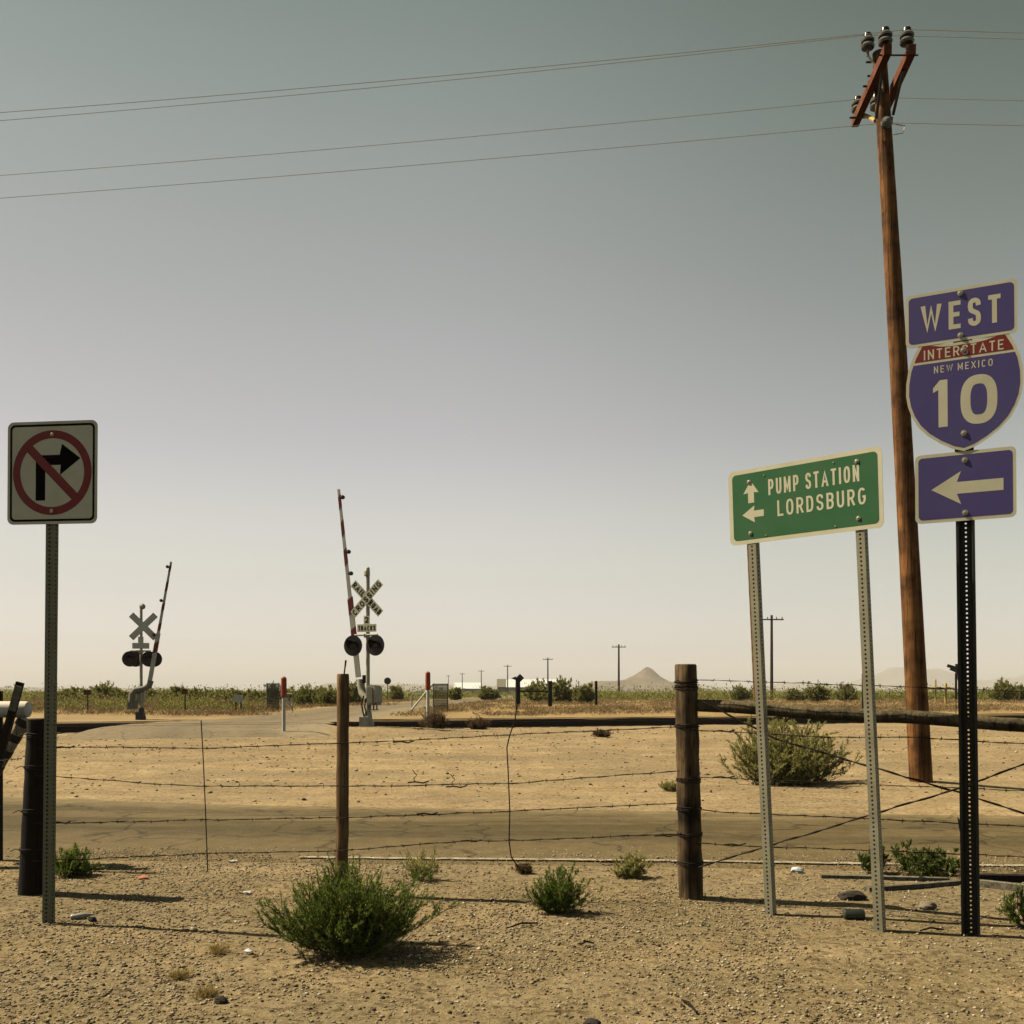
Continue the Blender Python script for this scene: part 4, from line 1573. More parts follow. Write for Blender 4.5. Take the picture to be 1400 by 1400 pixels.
mb = MB()
mb.prism(clip(sp_i, 0.205, True), fr, 0.0001, 0.0006)
mb.build('red_band', M['sign_red'], plate, smooth=False)
mb = MB()
mb.prism(clip(sp_i, 0.190, False), fr, 0.0001, 0.0006)
mb.build('blue_panel', M['sign_blue'], plate, smooth=False)
lettering('INTERSTATE', fr, -0.205, 0.205, 0.212, 0.268, 0.0010, M['sign_white'], plate, 0.135, 0.30)
lettering('NEW MEXICO', fr, -0.152, 0.150, 0.130, 0.170, 0.0010, M['sign_white'], plate, 0.135, 0.38)
mb = MB()
mb.prism([(-0.130, -0.178), (-0.082, -0.178), (-0.082, 0.088), (-0.122, 0.088), (-0.158, 0.046), (-0.158, 0.020), (-0.130, 0.034)], fr, 0.0006, 0.0010)
mb.build('lettering', M['sign_white'], plate, smooth=False)
lettering('O', fr, -0.015, 0.172, -0.182, 0.092, 0.0010, M['sign_white'], plate, 0.185)
bolts(fr, [(0.0, 0.240), (0, -0.225)], root, 0.011, 0.003)
fr = frame(IX(2.532), YI, LI)
mb = MB()
mb.prism(rrect(0.520, 0.39, 0.03), fr, -0.003, 0)
plate = mb.build('arrow_plate', M['sign_white'], root, smooth=False)
mb = MB()
mb.prism(rrect(0.484, 0.352, 0.022), fr, 0.0001, 0.0006)
mb.build('blue_panel', M['sign_blue'], plate, smooth=False)
mb = MB()
mb.prism([(-u + 0.196, v - 0.008) for u, v in arrow_poly(0.37, 0.155, 0.185, 0.066, 0.022)], fr, 0.0006, 0.0010)
mb.build('arrow', M['sign_white'], plate, smooth=False)
bolts(fr, [(0.0, 0.145), (0.0, -0.15)], root, 0.011, 0.003)

# ------------------------------------------------------------------ fence
FA = Vector((-3.29, 7.02, 0))          # left corner post
FB = Vector((1.195, 6.83, 0))          # thick post
FC = Vector((4.10, 5.40, 0))           # next post, outside the picture


def post(name, label, base, top_z, r0, r1, lean, mat, group='wooden fence posts', cat='fence post', bands=(), seed=0):
    z0 = zg1(base.x, base.y)
    root = thing(name, label, cat, (base.x, base.y, z0), group)
    pts, rs_ = [], []
    k = 16
    rr = random.Random(seed)
    for i in range(k + 1):
        t = i / k
        pts.append(Vector((base.x + lean[0] * t + rr.uniform(-1, 1) * 0.003, base.y + lean[1] * t, z0 - 0.08 + (top_z - z0 + 0.08) * t)))
        rs_.append((r0 + (r1 - r0) * t) * (1 + rr.uniform(-0.03, 0.03)))
    pts.append(pts[-1] + Vector((0, 0, 0.008)))
    rs_.append(rs_[-1] * 0.9)
    mb = MB()
    mb.tube(pts, rs_, 18, jitter=0.02)
    mb.build('shaft', mat, root, angle=0.9)
    for bz in bands:
        t = (bz - z0) / (top_z - z0)
        c = Vector((base.x + lean[0] * t, base.y + lean[1] * t, bz))
        rad = (r0 + (r1 - r0) * t) * 1.04
        mb = MB()
        for q_ in range(3):
            ring = []
            ph, tl = rr.uniform(0, 6), rr.uniform(-0.012, 0.012)
            for j in range(25):
                a = 2 * math.pi * j / 24
                ring.append(c + Vector((math.cos(a) * rad, math.sin(a) * rad, (q_ - 1) * 0.008 + tl * math.sin(a + ph))))
            mb.tube(ring, 0.0032, 5, cap=False)
        mb.tube([c + Vector((rad * -0.6, -rad * .8, 0)), c + Vector((rad * -0.9, -rad * .9, 0.012)), c + Vector((-rad * 1.25, -rad, -0.004))], 0.003, 4)
        mb.build('wire_wrap', M['wire'], root)
    return root


post('fence_post', 'thick weathered fence post wrapped with wire at the log brace', FB, 1.552, 0.083, 0.074, (-0.035, 0), M['wood_post'],
     bands=(1.44, 1.405, 1.15, 0.79, 0.60, 0.43, 0.24), seed=1)
zc = 0.0
post('fence_post', 'short blackened corner post behind the no right turn post', FA, 1.185, 0.094, 0.085, (0.06, 0.0), M['wood_black'],
     bands=(1.08, 0.86, 0.56, 0.30), seed=2)
FM = Vector((-1.155, 6.95, 0))
mp_ = post('fence_post', 'slim brown wooden post rising out of the large green weed', FM, 1.49, 0.044, 0.041, (0.008, 0.0), M['wood_mid'], seed=3)
mb = MB()
tp = Vector((FM.x + 0.008, FM.y, 1.49))
mb.tube([tp + Vector((0.005, 0, -0.02)), tp + Vector((0.012, 0, 0.04)), tp + Vector((0.020, 0, 0.10))], [0.005, 0.005, 0.007], 6)
mb.build('spike', M['wire'], mp_)
post('fence_post', 'far end post of the log brace beyond the interstate sign', FC, 1.50, 0.085, 0.078, (0, 0), M['wood_post'], bands=(1.1, 0.7), seed=4)

# brace log between thick post and next post
mb = MB()
la, lb_ = FB + Vector((0.045, -0.02, 1.285)), FC + Vector((-0.06, 0.03, 1.125))
kk = 14
mb.tube([la.lerp(lb_, i / kk) + Vector((0, 0, 0.006 * math.sin(i * 1.3))) for i in range(kk + 1)], [0.042 - 0.003 * i / kk for i in range(kk + 1)], 14, jitter=0.02)
log = mb.build('brace_log', M['wood_log'], None, loc=la)
tag(log, 'grey horizontal log braced against the thick weathered fence post', 'fence rail')
me = log.data


def barbed(label, pts, r=0.0026, barb=0.115, wob=0.006, seed=0, twist_at=(), hooks=False, group='barbed wire strands', name='barbed_wire', phase=0.0):
    rr = random.Random(seed)
    pts = [Vector(p) for p in pts]
    out = []
    for i in range(len(pts) - 1):
        a, b = pts[i], pts[i + 1]
        L = (b - a).length
        k = max(2, int(L / 0.07))
        for j in range(k):
            out.append(a.lerp(b, j / k) + Vector((0, rr.uniform(-1, 1) * wob * .5, rr.uniform(-1, 1) * wob * 0.5)))
    out.append(pts[-1])
    # two strands twisted round each other
    mb = MB()
    for s in (0, math.pi):
        mb.tube([p + Vector((0, math.cos(i * 1.6 + s) * r * 0.9, math.sin(i * 1.6 + s) * r * 0.9)) for i, p in enumerate(out)], r * 0.8, 5)
    if barb:
        d = 0.03 + phase
        acc = 0
        for i in range(len(out) - 1):
            seg = (out[i + 1] - out[i]).length
            while acc + seg > d:
                c = out[i].lerp(out[i + 1], (d - acc) / seg)
                for q_ in range(2):
                    v = Vector((rr.uniform(-.5, .5), rr.uniform(-.6, .6), rr.uniform(-1, 1))).normalized() * rr.uniform(0.011, 0.017)
                    cc = c + Vector((q_ * 0.006, 0, 0))
                    mb.tube([cc - v, cc, cc + v], [0.001, 0.0026, 0.001], 4)
                d += barb
            acc += seg
    for tpx in twist_at:          # loose ends of a splice
        c = Vector(tpx)
        mb.tube([c + Vector((-0.05, 0, 0.0)), c + Vector((0, -.01, 0.006)), c + Vector((0.05, 0, -0.003)), c + Vector((0.09, -0.02, 0.012))], 0.005, 5)
        if not hooks:
            continue
        sgn = rr.choice((-1, 1))
        mb.tube([c, c + Vector((-0.01, -.01, 0.03 * sgn)), c + Vector((0.01, -.01, 0.05 * sgn)), c + Vector((-0.02, 0, 0.085 * sgn))], 0.0028, 4)
    o = mb.build(name, M['wire'], None, loc=pts[0])
    return tag(o, label, 'wire', group)


def fy(px):
    """fence line depth at picture column px"""
    k = (px - 700) / 1400
    if px <= 944:
        d = FB - FA
        t = (k * FA.y - FA.x) / (d.x - k * d.y)
        return FA.y + d.y * t - 0.085
    d = FC - FB
    t = (k * FB.y - FB.x) / (d.x - k * d.y)
    return FB.y + d.y * t - 0.07


def W(lst):
    return [P(px, py, fy(px)) for px, py in lst]


barbed('highest of the four barbed strands left of the thick post',
       W([(48, 1024), (110, 1021), (280, 1023), (467, 1016), (545, 1013), (690, 1005), (925, 994)]), seed=1, twist_at=[P(548, 1015, fy(548)), P(85, 1022, fy(85))])
barbed('second barbed strand left of the thick post, hooks hanging from it',
       W([(45, 1060), (110, 1064), (230, 1073), (300, 1075), (467, 1075), (570, 1074), (625, 1072), (700, 1071), (930, 1054)]), seed=2,
       twist_at=[P(568, 1070, fy(568)), P(620, 1076, fy(620))], hooks=True)
barbed('third barbed strand left of the thick post, crossing the asphalt',
       W([(40, 1126), (110, 1125), (280, 1121), (467, 1118), (580, 1114), (700, 1109), (925, 1098)]), seed=3, twist_at=[P(80, 1125, fy(80)), P(580, 1113, fy(580))])
barbed('lowest barbed strand left of the thick post, along the verge',
       W([(38, 1177), (110, 1175), (280, 1167), (467, 1163), (540, 1157), (640, 1150), (700, 1149), (930, 1140)]), seed=4, twist_at=[P(640, 1150, fy(640)), P(905, 1143, fy(905))])
barbed('top barbed strand right of the thick post, level with the scrub',
       W([(945, 930), (1000, 931), (1100, 934), (1250, 940), (1420, 946)]), r=0.002, seed=5)
barbed('barbed strand right of the thick post passing below the log',
       W([(945, 998), (1000, 1001), (1130, 1008), (1240, 1008), (1420, 1018)]), seed=6, twist_at=[P(985, 1000, fy(985))])
barbed('barbed strand right of the thick post before the olive shrub',
       W([(945, 1062), (1000, 1064), (1180, 1072), (1420, 1082)]), seed=7, r=0.002, twist_at=[P(985, 1063, fy(985))])
barbed('barbed strand right of the thick post over the asphalt edge',
       W([(948, 1106), (985, 1110), (1200, 1120), (1420, 1131)]), seed=8)
barbed('lowest barbed strand right of the thick post',
       W([(948, 1152), (1000, 1156), (1200, 1163), (1420, 1172)]), seed=9, twist_at=[P(1000, 1155, fy(1000))])
barbed('loose barbed strand sagging left of the corner post', [P(-40, 1044, 7.6), P(0, 1040, 7.4), P(30, 1037, 7.1)], seed=12)
barbed('smooth brace wire falling from the thick post under the log', [P(955, 956, fy(955)), P(1060, 1010, fy(1060)), P(1310, 1083, fy(1310)), P(1440, 1124, fy(1440))],
       r=0.0048, barb=0, seed=10, group='crossed brace wires', name='brace_wire')
barbed('smooth brace wire rising from the foot of the thick post', [P(955, 1186, fy(955)), P(1000, 1172, fy(1000)), P(1310, 1078, fy(1310) - 0.02), P(1440, 1030, fy(1440))],
       r=0.0045, barb=0, seed=11, group='crossed brace wires', name='brace_wire')
mb = MB()
mb.tube(W([(275, 985), (278, 1040), (281, 1110), (284, 1192)]), 0.0038, 6)
st = mb.build('fence_stay', M['wire'], None, loc=P(284, 1192, fy(284)))
tag(st, 'straight upright fence stay left of the slim post', 'wire', 'wire fence stays')
mb = MB()
mb.tube(W([(707, 962), (704, 985), (697, 1005), (693, 1022), (695, 1060), (697, 1110), (696, 1150), (699, 1172), (712, 1190)]), 0.0042, 6)
st = mb.build('fence_stay', M['wire'], None, loc=P(712, 1190, fy(712)))
tag(st, 'bent fence stay ending in the dry brown tuft', 'wire', 'wire fence stays')

# brace at the left edge: pale pipe, leaning log, leaning board
mb = MB()
mb.lathe([(0.050, 0), (0.062, 0.008), (0.066, 0.03), (0.064, 1.2)], P(40, 970, 8.2), (-1, 0.05, 0.0), 18)
tag(mb.build('fence_rail', M['marker_white'], None, loc=P(40, 970, 8.2)), 'pale pipe rail ending at the left picture edge', 'fence rail')
mb = MB()
a_, b_ = P(33, 985, 8.3), P(-34, 1100, 8.3)
mb.tube([b_, b_.lerp(a_, .33), b_.lerp(a_, .66), a_], 0.052, 14)
br = mb.build('brace_pole', M['sunlit_pole'], None, loc=b_)
for t in (0.98, 0.80, 0.62, 0.44):
    c = b_.lerp(a_, t)
    mb = MB()
    dd = (a_ - b_).normalized()
    mb.tube([c - dd * 0.03, c + dd * 0.03], 0.056, 14)
    mb.build('band', M['black_metal'], br)
tag(br, 'leaning tan pole, coloured as sunlit, with black bands at the left edge', 'pole')
rt = Matrix.Rotation(math.atan2(30, 110), 3, 'Y')
mb = MB()
mb.box(P(8, 1005, 8.05), (0.055, 0.035, 0.86), rt)
bd = mb.build('leaning_board', M['wood_black'], None, loc=P(-10, 1060, 8.05), smooth=False)
mb = MB()
mb.box(P(21, 955, 8.02), (0.05, 0.02, 0.20), rt)
mb.build('sunlit_end', M['wood_grey'], bd, smooth=False)  # lighter piece stands for the board's sunlit edge, light put into colour
tag(bd, 'dark board leaning across the pale pipe, its tip coloured as sunlit', 'board')
mb = MB()
mb.tube([P(-6, 1230, 8.4) * 1.0, P(-6, 945, 8.4)], 0.055, 12)
tag(mb.build('fence_post', M['wood_black'], None, loc=P(-6, 1230, 8.4)), 'black post cut by the left picture edge', 'fence post', 'wooden fence posts')


# ------------------------------------------------------------------ railway crossing signals
def crossing_signal(base, s, yaw, gate_tip, gate_foot, label, front, bell):
    """s scales metres; local frame u to the right along the sign faces"""
    root = thing('crossing_signal', label, 'crossing signal', base)
    fr = frame(base, yaw)
    H = (4.36 if front else 4.15)
    mb = MB()
    mb.tube([fr(0, 0, 0), fr(0, 0.5, 0), fr(0, H - 0.02, 0), fr(0, H, 0)], [0.058, 0.055, 0.050, 0.03], 14)
    mb.build('mast', M['silver'], root)
    mb = MB()
    mb.lathe([(0.17, -0.1), (0.17, 0.10), (0.13, 0.17), (0.10, 0.40), (0.08, 0.44)], fr(0, 0, 0), (0, 0, 1), 14)
    mb.box(fr(-0.02, 0.12, 0.16), (0.26, 0.14, 0.30))
    mb.build('pedestal', M['silver' if front else 'grey_board'], root)  # far pedestal takes a dark colour to stand for its shadow
    # bell on the mast top
    mb = MB()
    if front:
        mb.lathe([(0.03, -.20), (0.085, -0.18), (0.085, -0.05), (0.05, 0.0)], fr(-0.02, H - 0.06, 0.02), fr.v, 10)
    else:
        mb.lathe([(0.02, -0.05), (0.10, -0.03), (0.11, 0.04), (0.04, 0.09)], fr(0.05, H - 0.02, 0), fr.w, 12)
    mb.build('bell', M['silver'], root)
    # crossbuck
    zc_ = 3.50 if front else 3.40
    cb = MB()
    cu = 0.0 if front else 0.09
    for k, a in enumerate((45, -45)):
        ca, sa = math.cos(R(a)), math.sin(R(a))
        g = lambda x, y, w, ca=ca, sa=sa: fr(cu + x * ca - y * sa, zc_ + x * sa + y * ca, w)
        cb.prism([(-.61, -.115), (.61, -.115), (.61, .115), (-.61, .115)], lambda u, v, w, g=g: g(u, v, w), 0.062 + k * -0.0055, 0.065 + k * -0.0055)
    cbo = cb.build('crossbuck', M['sign_white'] if front else M['sign_back'], root, smooth=False)
    if front:
        def lt(txt, ang, x0, x1, w):
            ca, sa = math.cos(R(ang)), math.sin(R(ang))
            f = lambda u, v, w_: fr(u * ca - v * sa, zc_ + u * sa + v * ca, w_)
            lettering(txt, f, x0, x1, -0.078, 0.078, w, M['sign_black'], cbo, 0.2)
        lt('CROSSING', 45, -0.58, 0.58, 0.067)
        lt('RAIL', -45, -0.585, -0.13, 0.0615)
        lt('ROAD', -45, 0.13, 0.585, 0.0615)
    # number of tracks
    mb = MB()
    z2 = 2.80
    mb.prism([(-.095, z2), (.095, z2), (.095, z2 + .225), (-.095, z2 + .225)], fr, 0.060, 0.063)
    mb.prism([(-.30, z2 - .215), (.30, z2 - .215), (.30, z2 - 0.002), (-.30, z2 - 0.002)], fr, 0.060, 0.063)
    ts = mb.build('track_count_sign', M['sign_white'] if front else M['sign_back'], root, smooth=False)
    if front:
        lettering('2', fr, -.055, .055, z2 + .035, z2 + .195, 0.065, M['sign_black'], ts, 0.2)
        lettering('TRACKS', fr, -.265, .265, z2 - .175, z2 - .045, 0.065, M['sign_black'], ts, 0.2)
    # lights
    zl = 2.21
    mb = MB()
    mb.tube([fr(-0.36, zl + 0.29, 0.10), fr(0.36, zl + 0.29, 0.10)], 0.028, 8)
    mb.box(fr(0, zl + 0.27, 0.05), (0.16, 0.12, 0.10))
    mb.build('light_bracket', M['silver'], root)
    sides = ((1, -0.35, 0.0), (1, 0.35, -0.10)) if front else ((1, -0.37, 0.0), (1, 0.30, 0.0), (-1, -0.22, 0.0), (-1, 0.44, 0.0))
    for (dr, ux, tw) in sides:
        ax_ = (fr.w * dr * math.cos(tw) + fr.u * math.sin(tw)).normalized()
        c = fr(ux, zl, (0.20 if front else 0.10) * dr)
        mb = MB()
        mb.lathe([(0.08, -0.10), (0.13, -0.06), (0.285, -0.01), (0.285, 0.006), (0.13, 0.008)], c, ax_, 28)
        lg = mb.build('signal_light', M['black_metal'], root)
        mb = MB()
        side = ax_.cross(Vector((0, 0, 1))).normalized()
        up = Vector((0, 0, 1))
        vv, ff = [], []
        for j in range(15):
            a = R(-30 + 240 * j / 14)
            rad = side * math.cos(a) + up * math.sin(a)
            dep = 0.06 + 0.20 * max(0.0, math.sin(a))
            vv += [c + rad * 0.150 + ax_ * 0.008, c + rad * 0.158 + ax_ * dep]
        for j in range(14):
            ff.append((2 * j, 2 * j + 2, 2 * j + 3, 2 * j + 1))
        mb.add(vv, ff)
        mb.build('hood', M['black_metal'], lg)
        mb = MB()
        mb.lathe([(0.10, 0.009), (0.085, 0.022), (0.03, 0.032)], c, ax_, 16)
        mb.build('lens', M['lens_red'], lg)
    # gate machine
    if front:
        mb = MB()
        mb.prism(rrect(0.28, 0.56, 0.12, 0.14, 0.86), fr, -0.30, 0.10)
        gm = mb.build('gate_machine', M['silver'], root, angle=0.5)
        mb = MB()
        mb.prism(rrect(0.17, 0.44, 0.06, 0.13, 0.86), fr, 0.101, 0.135)
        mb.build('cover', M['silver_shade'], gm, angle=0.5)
        mb = MB()
        mb.tube([fr(0.0, 0.72, 0.0), fr(-0.12, 0.80, -0.06), fr(-0.24, 0.92, -0.12), fr(-0.30, 1.10, -0.15), fr(-0.30, 1.30, -0.15)], [0.06, 0.10, 0.11, 0.105, 0.11], 12)
        mb.build('gate_bracket', M['silver'], root)
        mb = MB()
        mb.box(fr(-0.14, 1.30, -0.12), (0.16, 0.16, 0.22))
        mb.build('counterweight', M['black_metal'], root, smooth=False)
        mb = MB()
        mb.tube([fr(-0.06, 0.85, 0.12), fr(-0.13, 0.62, 0.12), fr(-0.09, 0.42, 0.12), fr(-0.05, 0.25, 0.10)], 0.022, 8)
        mb.tube([fr(0.0, 0.78, 0.10), fr(-0.03, 0.55, 0.12), fr(0.02, 0.30, 0.10)], 0.02, 8)
        mb.build('conduit', M['black_metal'], root)
        mb = MB()
        mb.box(fr(0.19, 0.46, 0.02), (0.26, 0.2, 0.022))
        for dx in (-.1, 0.0, .1):
            mb.box(fr(0.19 + dx, 0.55, 0.02), (0.02, 0.2, 0.2))
        mb.build('lower_bracket', M['silver_shade'], root, smooth=False)
    else:
        mb = MB()
        mb.tube([fr(-0.32, 0.62, 0.1), fr(-0.30, 0.92, 0.1), fr(-0.18, 1.07, 0.1), fr(0.08, 1.12, 0.1), fr(0.30, 1.22, 0.1), fr(0.36, 1.42, 0.1)], [0.11, 0.12, 0.12, 0.10, 0.11, 0.11], 12)
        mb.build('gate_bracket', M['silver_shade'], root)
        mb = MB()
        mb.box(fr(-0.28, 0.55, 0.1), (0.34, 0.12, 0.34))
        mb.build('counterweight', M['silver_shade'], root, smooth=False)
        mb = MB()
        mb.prism(rrect(0.26, 0.5, 0.08, -0.02, 0.86), fr, -0.28, 0.02)
        mb.build('gate_machine', M['silver'], root, angle=0.5)
    # gate arm
    foot, tip = Vector(gate_foot), Vector(gate_tip)
    d = (tip - foot)
    L = d.length
    d.normalize()
    sd = fr.u - d * fr.u.dot(d)
    sd.normalize()
    dep = fr.w
    widths = lambda t: (0.155 if t < 0.42 else 0.125 - 0.055 * t)
    seq = ((0.13, 0.26), (0.34, 0.44), (0.60, 0.68), (0.755, 0.83), (0.90, 0.965)) if front else ((0.26, 0.345), (0.44, 0.50), (0.60, 0.66), (0.76, 0.84), (0.92, 0.97))

    def arm_piece(mb, t0, t1, slant, grow):
        vv = []
        for t in (t0, t1):
            w_ = widths(t0 + 1e-3 if t == t0 else t1 - 1e-3) / 2 + grow
            for sx, sz in ((-1, -1), (1, -1), (1, 1), (-1, 1)):
                vv.append(foot + d * ((t + slant * sx) * L) + sd * (sx * w_) + dep * (sz * (0.018 + grow)))
        mb.add(vv, [(3, 2, 1, 0), (4, 5, 6, 7), (0, 1, 5, 4), (1, 2, 6, 5), (2, 3, 7, 6), (3, 0, 4, 7)])
    mb = MB()
    arm_piece(mb, 0, 0.42, 0, 0)
    arm_piece(mb, 0.4205, 1.0, 0, 0)
    ga = mb.build('gate_arm', M['arm_white'], root, smooth=False)
    for t0, t1 in seq:
        mb = MB()
        arm_piece(mb, t0, min(t1, 0.4195) if t0 < 0.42 else t1, 0.05 / L, 0.003)
        mb.build('red_stripe', M['arm_red'], ga, smooth=False)
    sg = 1 if front else -1
    for t in ((0.955, 0.665, 0.55) if front else (0.955, 0.68, 0.40)):
        c = foot + d * (t * L) + sd * (sg * (widths(t) / 2 + 0.06))
        mb = MB()
        mb.lathe([(0.02, -0.05), (0.055, -0.04), (0.06, 0.03), (0.03, 0.05)], c, fr.w, 12)
        mb.box(c - sd * (sg * 0.05), (0.08, 0.03, 0.03))
        mb.build('arm_lamp', M['black_metal'], ga)
    return root


Yn = 28.0
mx_ = (503 - 700) / 1400 * Yn
base = Vector((mx_, Yn, zg1(mx_, Yn)))
crossing_signal(base, 1, R(22), P(463, 669, Yn + 0.22), P(490, 926, Yn + 0.22),
                'near crossing signal with lettered crossbuck and raised striped gate', True, True)
Yf = 37.5
mx_ = (193 - 700) / 1400 * Yf
base = Vector((mx_, Yf, zg1(mx_, Yf)))
crossing_signal(base, 1, R(-8), P(234, 768, Yf - 0.1), P(204, 936, Yf - 0.1),
                'far crossing signal seen from behind, gate raised to the right', False, True)

# ------------------------------------------------------------------ markers, gates and small far things
def marker(px, Y, ytop, label):
    x = (px - 700) / 1400 * Y
    z0 = zg1(x, Y)
    zt = CAM_H + (945 - ytop) / 1400 * Y
    root = thing('marker_post', label, 'marker post', (x, Y, z0), 'white marker posts by the crossing')
    mb = MB()
    mb.tube([(x, Y, z0 - 0.05), (x, Y, zt - 0.5)], 0.045, 12)
    mb.build('post', M['marker_white'], root)
    mb = MB()
    mb.tube([(x, Y, zt - 0.52), (x, Y, zt - 0.50), (x, Y, zt - 0.04), (x, Y, zt)], [0.06, 0.075, 0.070, 0.03], 12)
    mb.build('cap', M['marker_red'], root)


marker(388, 25.6, 925, 'white marker post with red cap left of the slim wooden post')
marker(585, 29.2, 918, 'white marker post with red cap above the large tumbleweed')


def wing(px0, px1, Y, flip, label):
    """cattle guard wing: pipe frame, diagonal brace, mesh panel"""
    xa, xb = (px0 - 700) / 1400 * Y, (px1 - 700) / 1400 * Y
    z0 = min(zg1(xa, Y), zg1(xb, Y))
    H = 1.32
    root = thing('cattle_guard_wing', label, 'fence gate', ((xa + xb) / 2, Y, z0), 'cattle guard wings on the crossing road')
    xm = xa + (xb - xa) * (0.60 if not flip else 0.45)
    f0, f1 = (xm, xb) if not flip else (xa, xm)      # mesh part
    g0, g1 = (xa, xm) if not flip else (xm, xb)
    mb = MB()
    for a in (f0, f1):
        mb.tube([(a, Y, z0 - .1), (a, Y, z0 + H)], 0.03, 8)
    mb.tube([(f0, Y, z0 + H - .03), (f1, Y, z0 + H - .03)], 0.025, 8)
    mb.build('post', M['mesh_wire'], root)
    mb = MB()
    k = 16
    for i in range(k):
        t = (i + .5) / k
        mb.tube([(f0 + (f1 - f0) * t, Y, z0 + .05), (f0 + (f1 - f0) * t, Y, z0 + H - .05)], 0.012, 4)
        mb.tube([(f0, Y, z0 + .05 + (H - .1) * t), (f1, Y, z0 + .05 + (H - .1) * t)], 0.012, 4)
    mb.build('mesh_panel', M['mesh_wire'], root)
    mb = MB()
    hi = z0 + H * 0.62
    mb.tube([(g0, Y, hi), (g1, Y, hi)], 0.03, 8)
    e = g0 if not flip else g1
    s = g1 if not flip else g0
    mb.tube([(e, Y, z0), (e, Y, hi)], 0.03, 8)
    mb.build('pipe_frame', M['silver'], root)
    mb = MB()
    mb.tube([(e, Y - .08, z0 + 0.12), (s, Y - .08, z0 + H)], 0.045, 8)
    mb.build('diagonal_brace', M['marker_white'], root)


wing(563, 612, 47, False, 'pipe and mesh gate wing right of the crossing road')
wing(365, 400, 47, True, 'pipe and mesh gate wing left of the crossing road')


def simple_post(px, ytop, Y, r, mat, name, label, cat, group=None, lean=0):
    x = (px - 700) / 1400 * Y
    z0 = zg1(x, Y)
    zt = CAM_H + (945 - ytop) / 1400 * Y
    root = thing(name, label, cat, (x, Y, z0), group)
    mb = MB()
    mb.tube([(x, Y, z0 - .1), (x + lean * .5, Y, (z0 + zt) / 2), (x + lean, Y, zt)], [r, r * .97, r * .92], 12)
    mb.build('shaft', mat, root)
    return root, x, z0, zt


GP = 'black gateposts beyond the rails'
r1, x1, z1, t1 = simple_post(708, 927, 58, 0.145, M['wood_black'], 'gatepost', 'black gatepost with tilted board on top', 'gatepost', GP)
mb = MB()
rot = Matrix.Rotation(R(35), 3, 'Y')
mb.box((x1 + 0.12, 58, t1 + 0.0), (0.34, 0.06, 0.34), Matrix.Rotation(R(45), 3, 'Y'))
mb.prism([(-.38, -.02), (-.1, -.13), (-.1, .10)], lambda u, v, w: Vector((x1 + u, 58 - .05 - w, t1 + v)), 0, .05)
mb.build('board', M['grey_board'], r1, smooth=False)
r2, x2, z2, t2 = simple_post(752, 931, 58, 0.125, M['wood_black'], 'gatepost', 'middle black gatepost joined to the rail', 'gatepost', GP)
simple_post(815, 931, 58, 0.085, M['wood_black'], 'gatepost', 'slimmest black gatepost standing alone on the right', 'gatepost', GP)
mb = MB()
mb.tube([(x1 + .1, 58, CAM_H), (x2 - .1, 58, CAM_H)], 0.045, 8)
tag(mb.build('gate_rail', M['wood_black'], None, loc=(x1, 58, CAM_H)), 'thin dark rail joining two black gateposts', 'fence rail')
simple_post(1180, 921, 50, 0.07, M['wood_black'], 'gatepost', 'black post left of the right green sign leg', 'gatepost', GP)
# device post by the rails, right
Y = 44
r3, x3, z3, t3 = simple_post(1307, 952, Y, 0.02, M['wood_far'], 'marker_board', 'grey tilted boards on a thin post near the yellow pipes', 'marker')
mb = MB()
mb.box((x3 + 0.08, Y, P(0, 915, Y).z), (0.20, 0.10, 0.46))
mb.box((x3 + 0.28, Y + .02, P(0, 917, Y).z), (0.14, 0.08, 0.42))
mb.box((x3 - 0.18, Y - .06, P(0, 912, Y).z), (0.46, 0.05, 0.13), Matrix.Rotation(R(16), 3, 'Y'))
mb.box((x3 - 0.12, Y - .06, P(0, 916.5, Y).z), (0.34, 0.05, 0.10), Matrix.Rotation(R(22), 3, 'Y'))
mb.build('boards', M['grey_board'], r3, smooth=False)
mb = MB()
mb.tube([(x3 + .03, Y, P(0, 922, Y).z), (x3 + .18, Y, P(0, 936, Y).z), (x3 + .10, Y, P(0, 950, Y).z)], 0.04, 8)
mb.build('strut', M['silver'], r3)
mb = MB()
mb.tube([(x3, Y, P(0, 955, Y).z), (x3, Y, P(0, 921, Y).z)], 0.05, 8)
mb.build('sleeve', M['wood_black'], r3)
# yellow pipes
Y = 68
xa, xb = (1267 - 700) / 1400 * Y, (1304 - 700) / 1400 * Y
z0 = zg1(xa, Y)
root = thing('gas_valve', 'yellow pipe manifold right of the utility pole', 'pipes', ((xa + xb) / 2, Y, z0))
mb = MB()
mb.tube([(xa, Y, P(0, 941, Y).z), (xb, Y, P(0, 941, Y).z)], 0.085, 8)
mb.build('pipe', M['yellow'], root)
for px, yt, r_ in ((1279, 929, .06), (1293, 934, .09)):
    x = (px - 700) / 1400 * Y
    mb = MB()
    mb.tube([(x, Y, z0 - .05), (x, Y, P(0, yt + 2, Y).z), (x, Y, P(0, yt, Y).z)], [r_ * .8, r_, r_ * .6], 10)
    mb.build('riser', M['yellow'], root)
# round sign back
r4, x4, z4, t4 = simple_post(530, 928, 88, 0.04, M['wood_far'], 'warning_sign', 'round dark sign back right of the near gate machine', 'road sign')
mb = MB()
mb.lathe([(0.30, -.01), (0.30, .01)], (x4, 87.94, P(0, 931, 88).z), (0, -1, 0), 24)
mb.build('disc', M['grey_board'], r4)
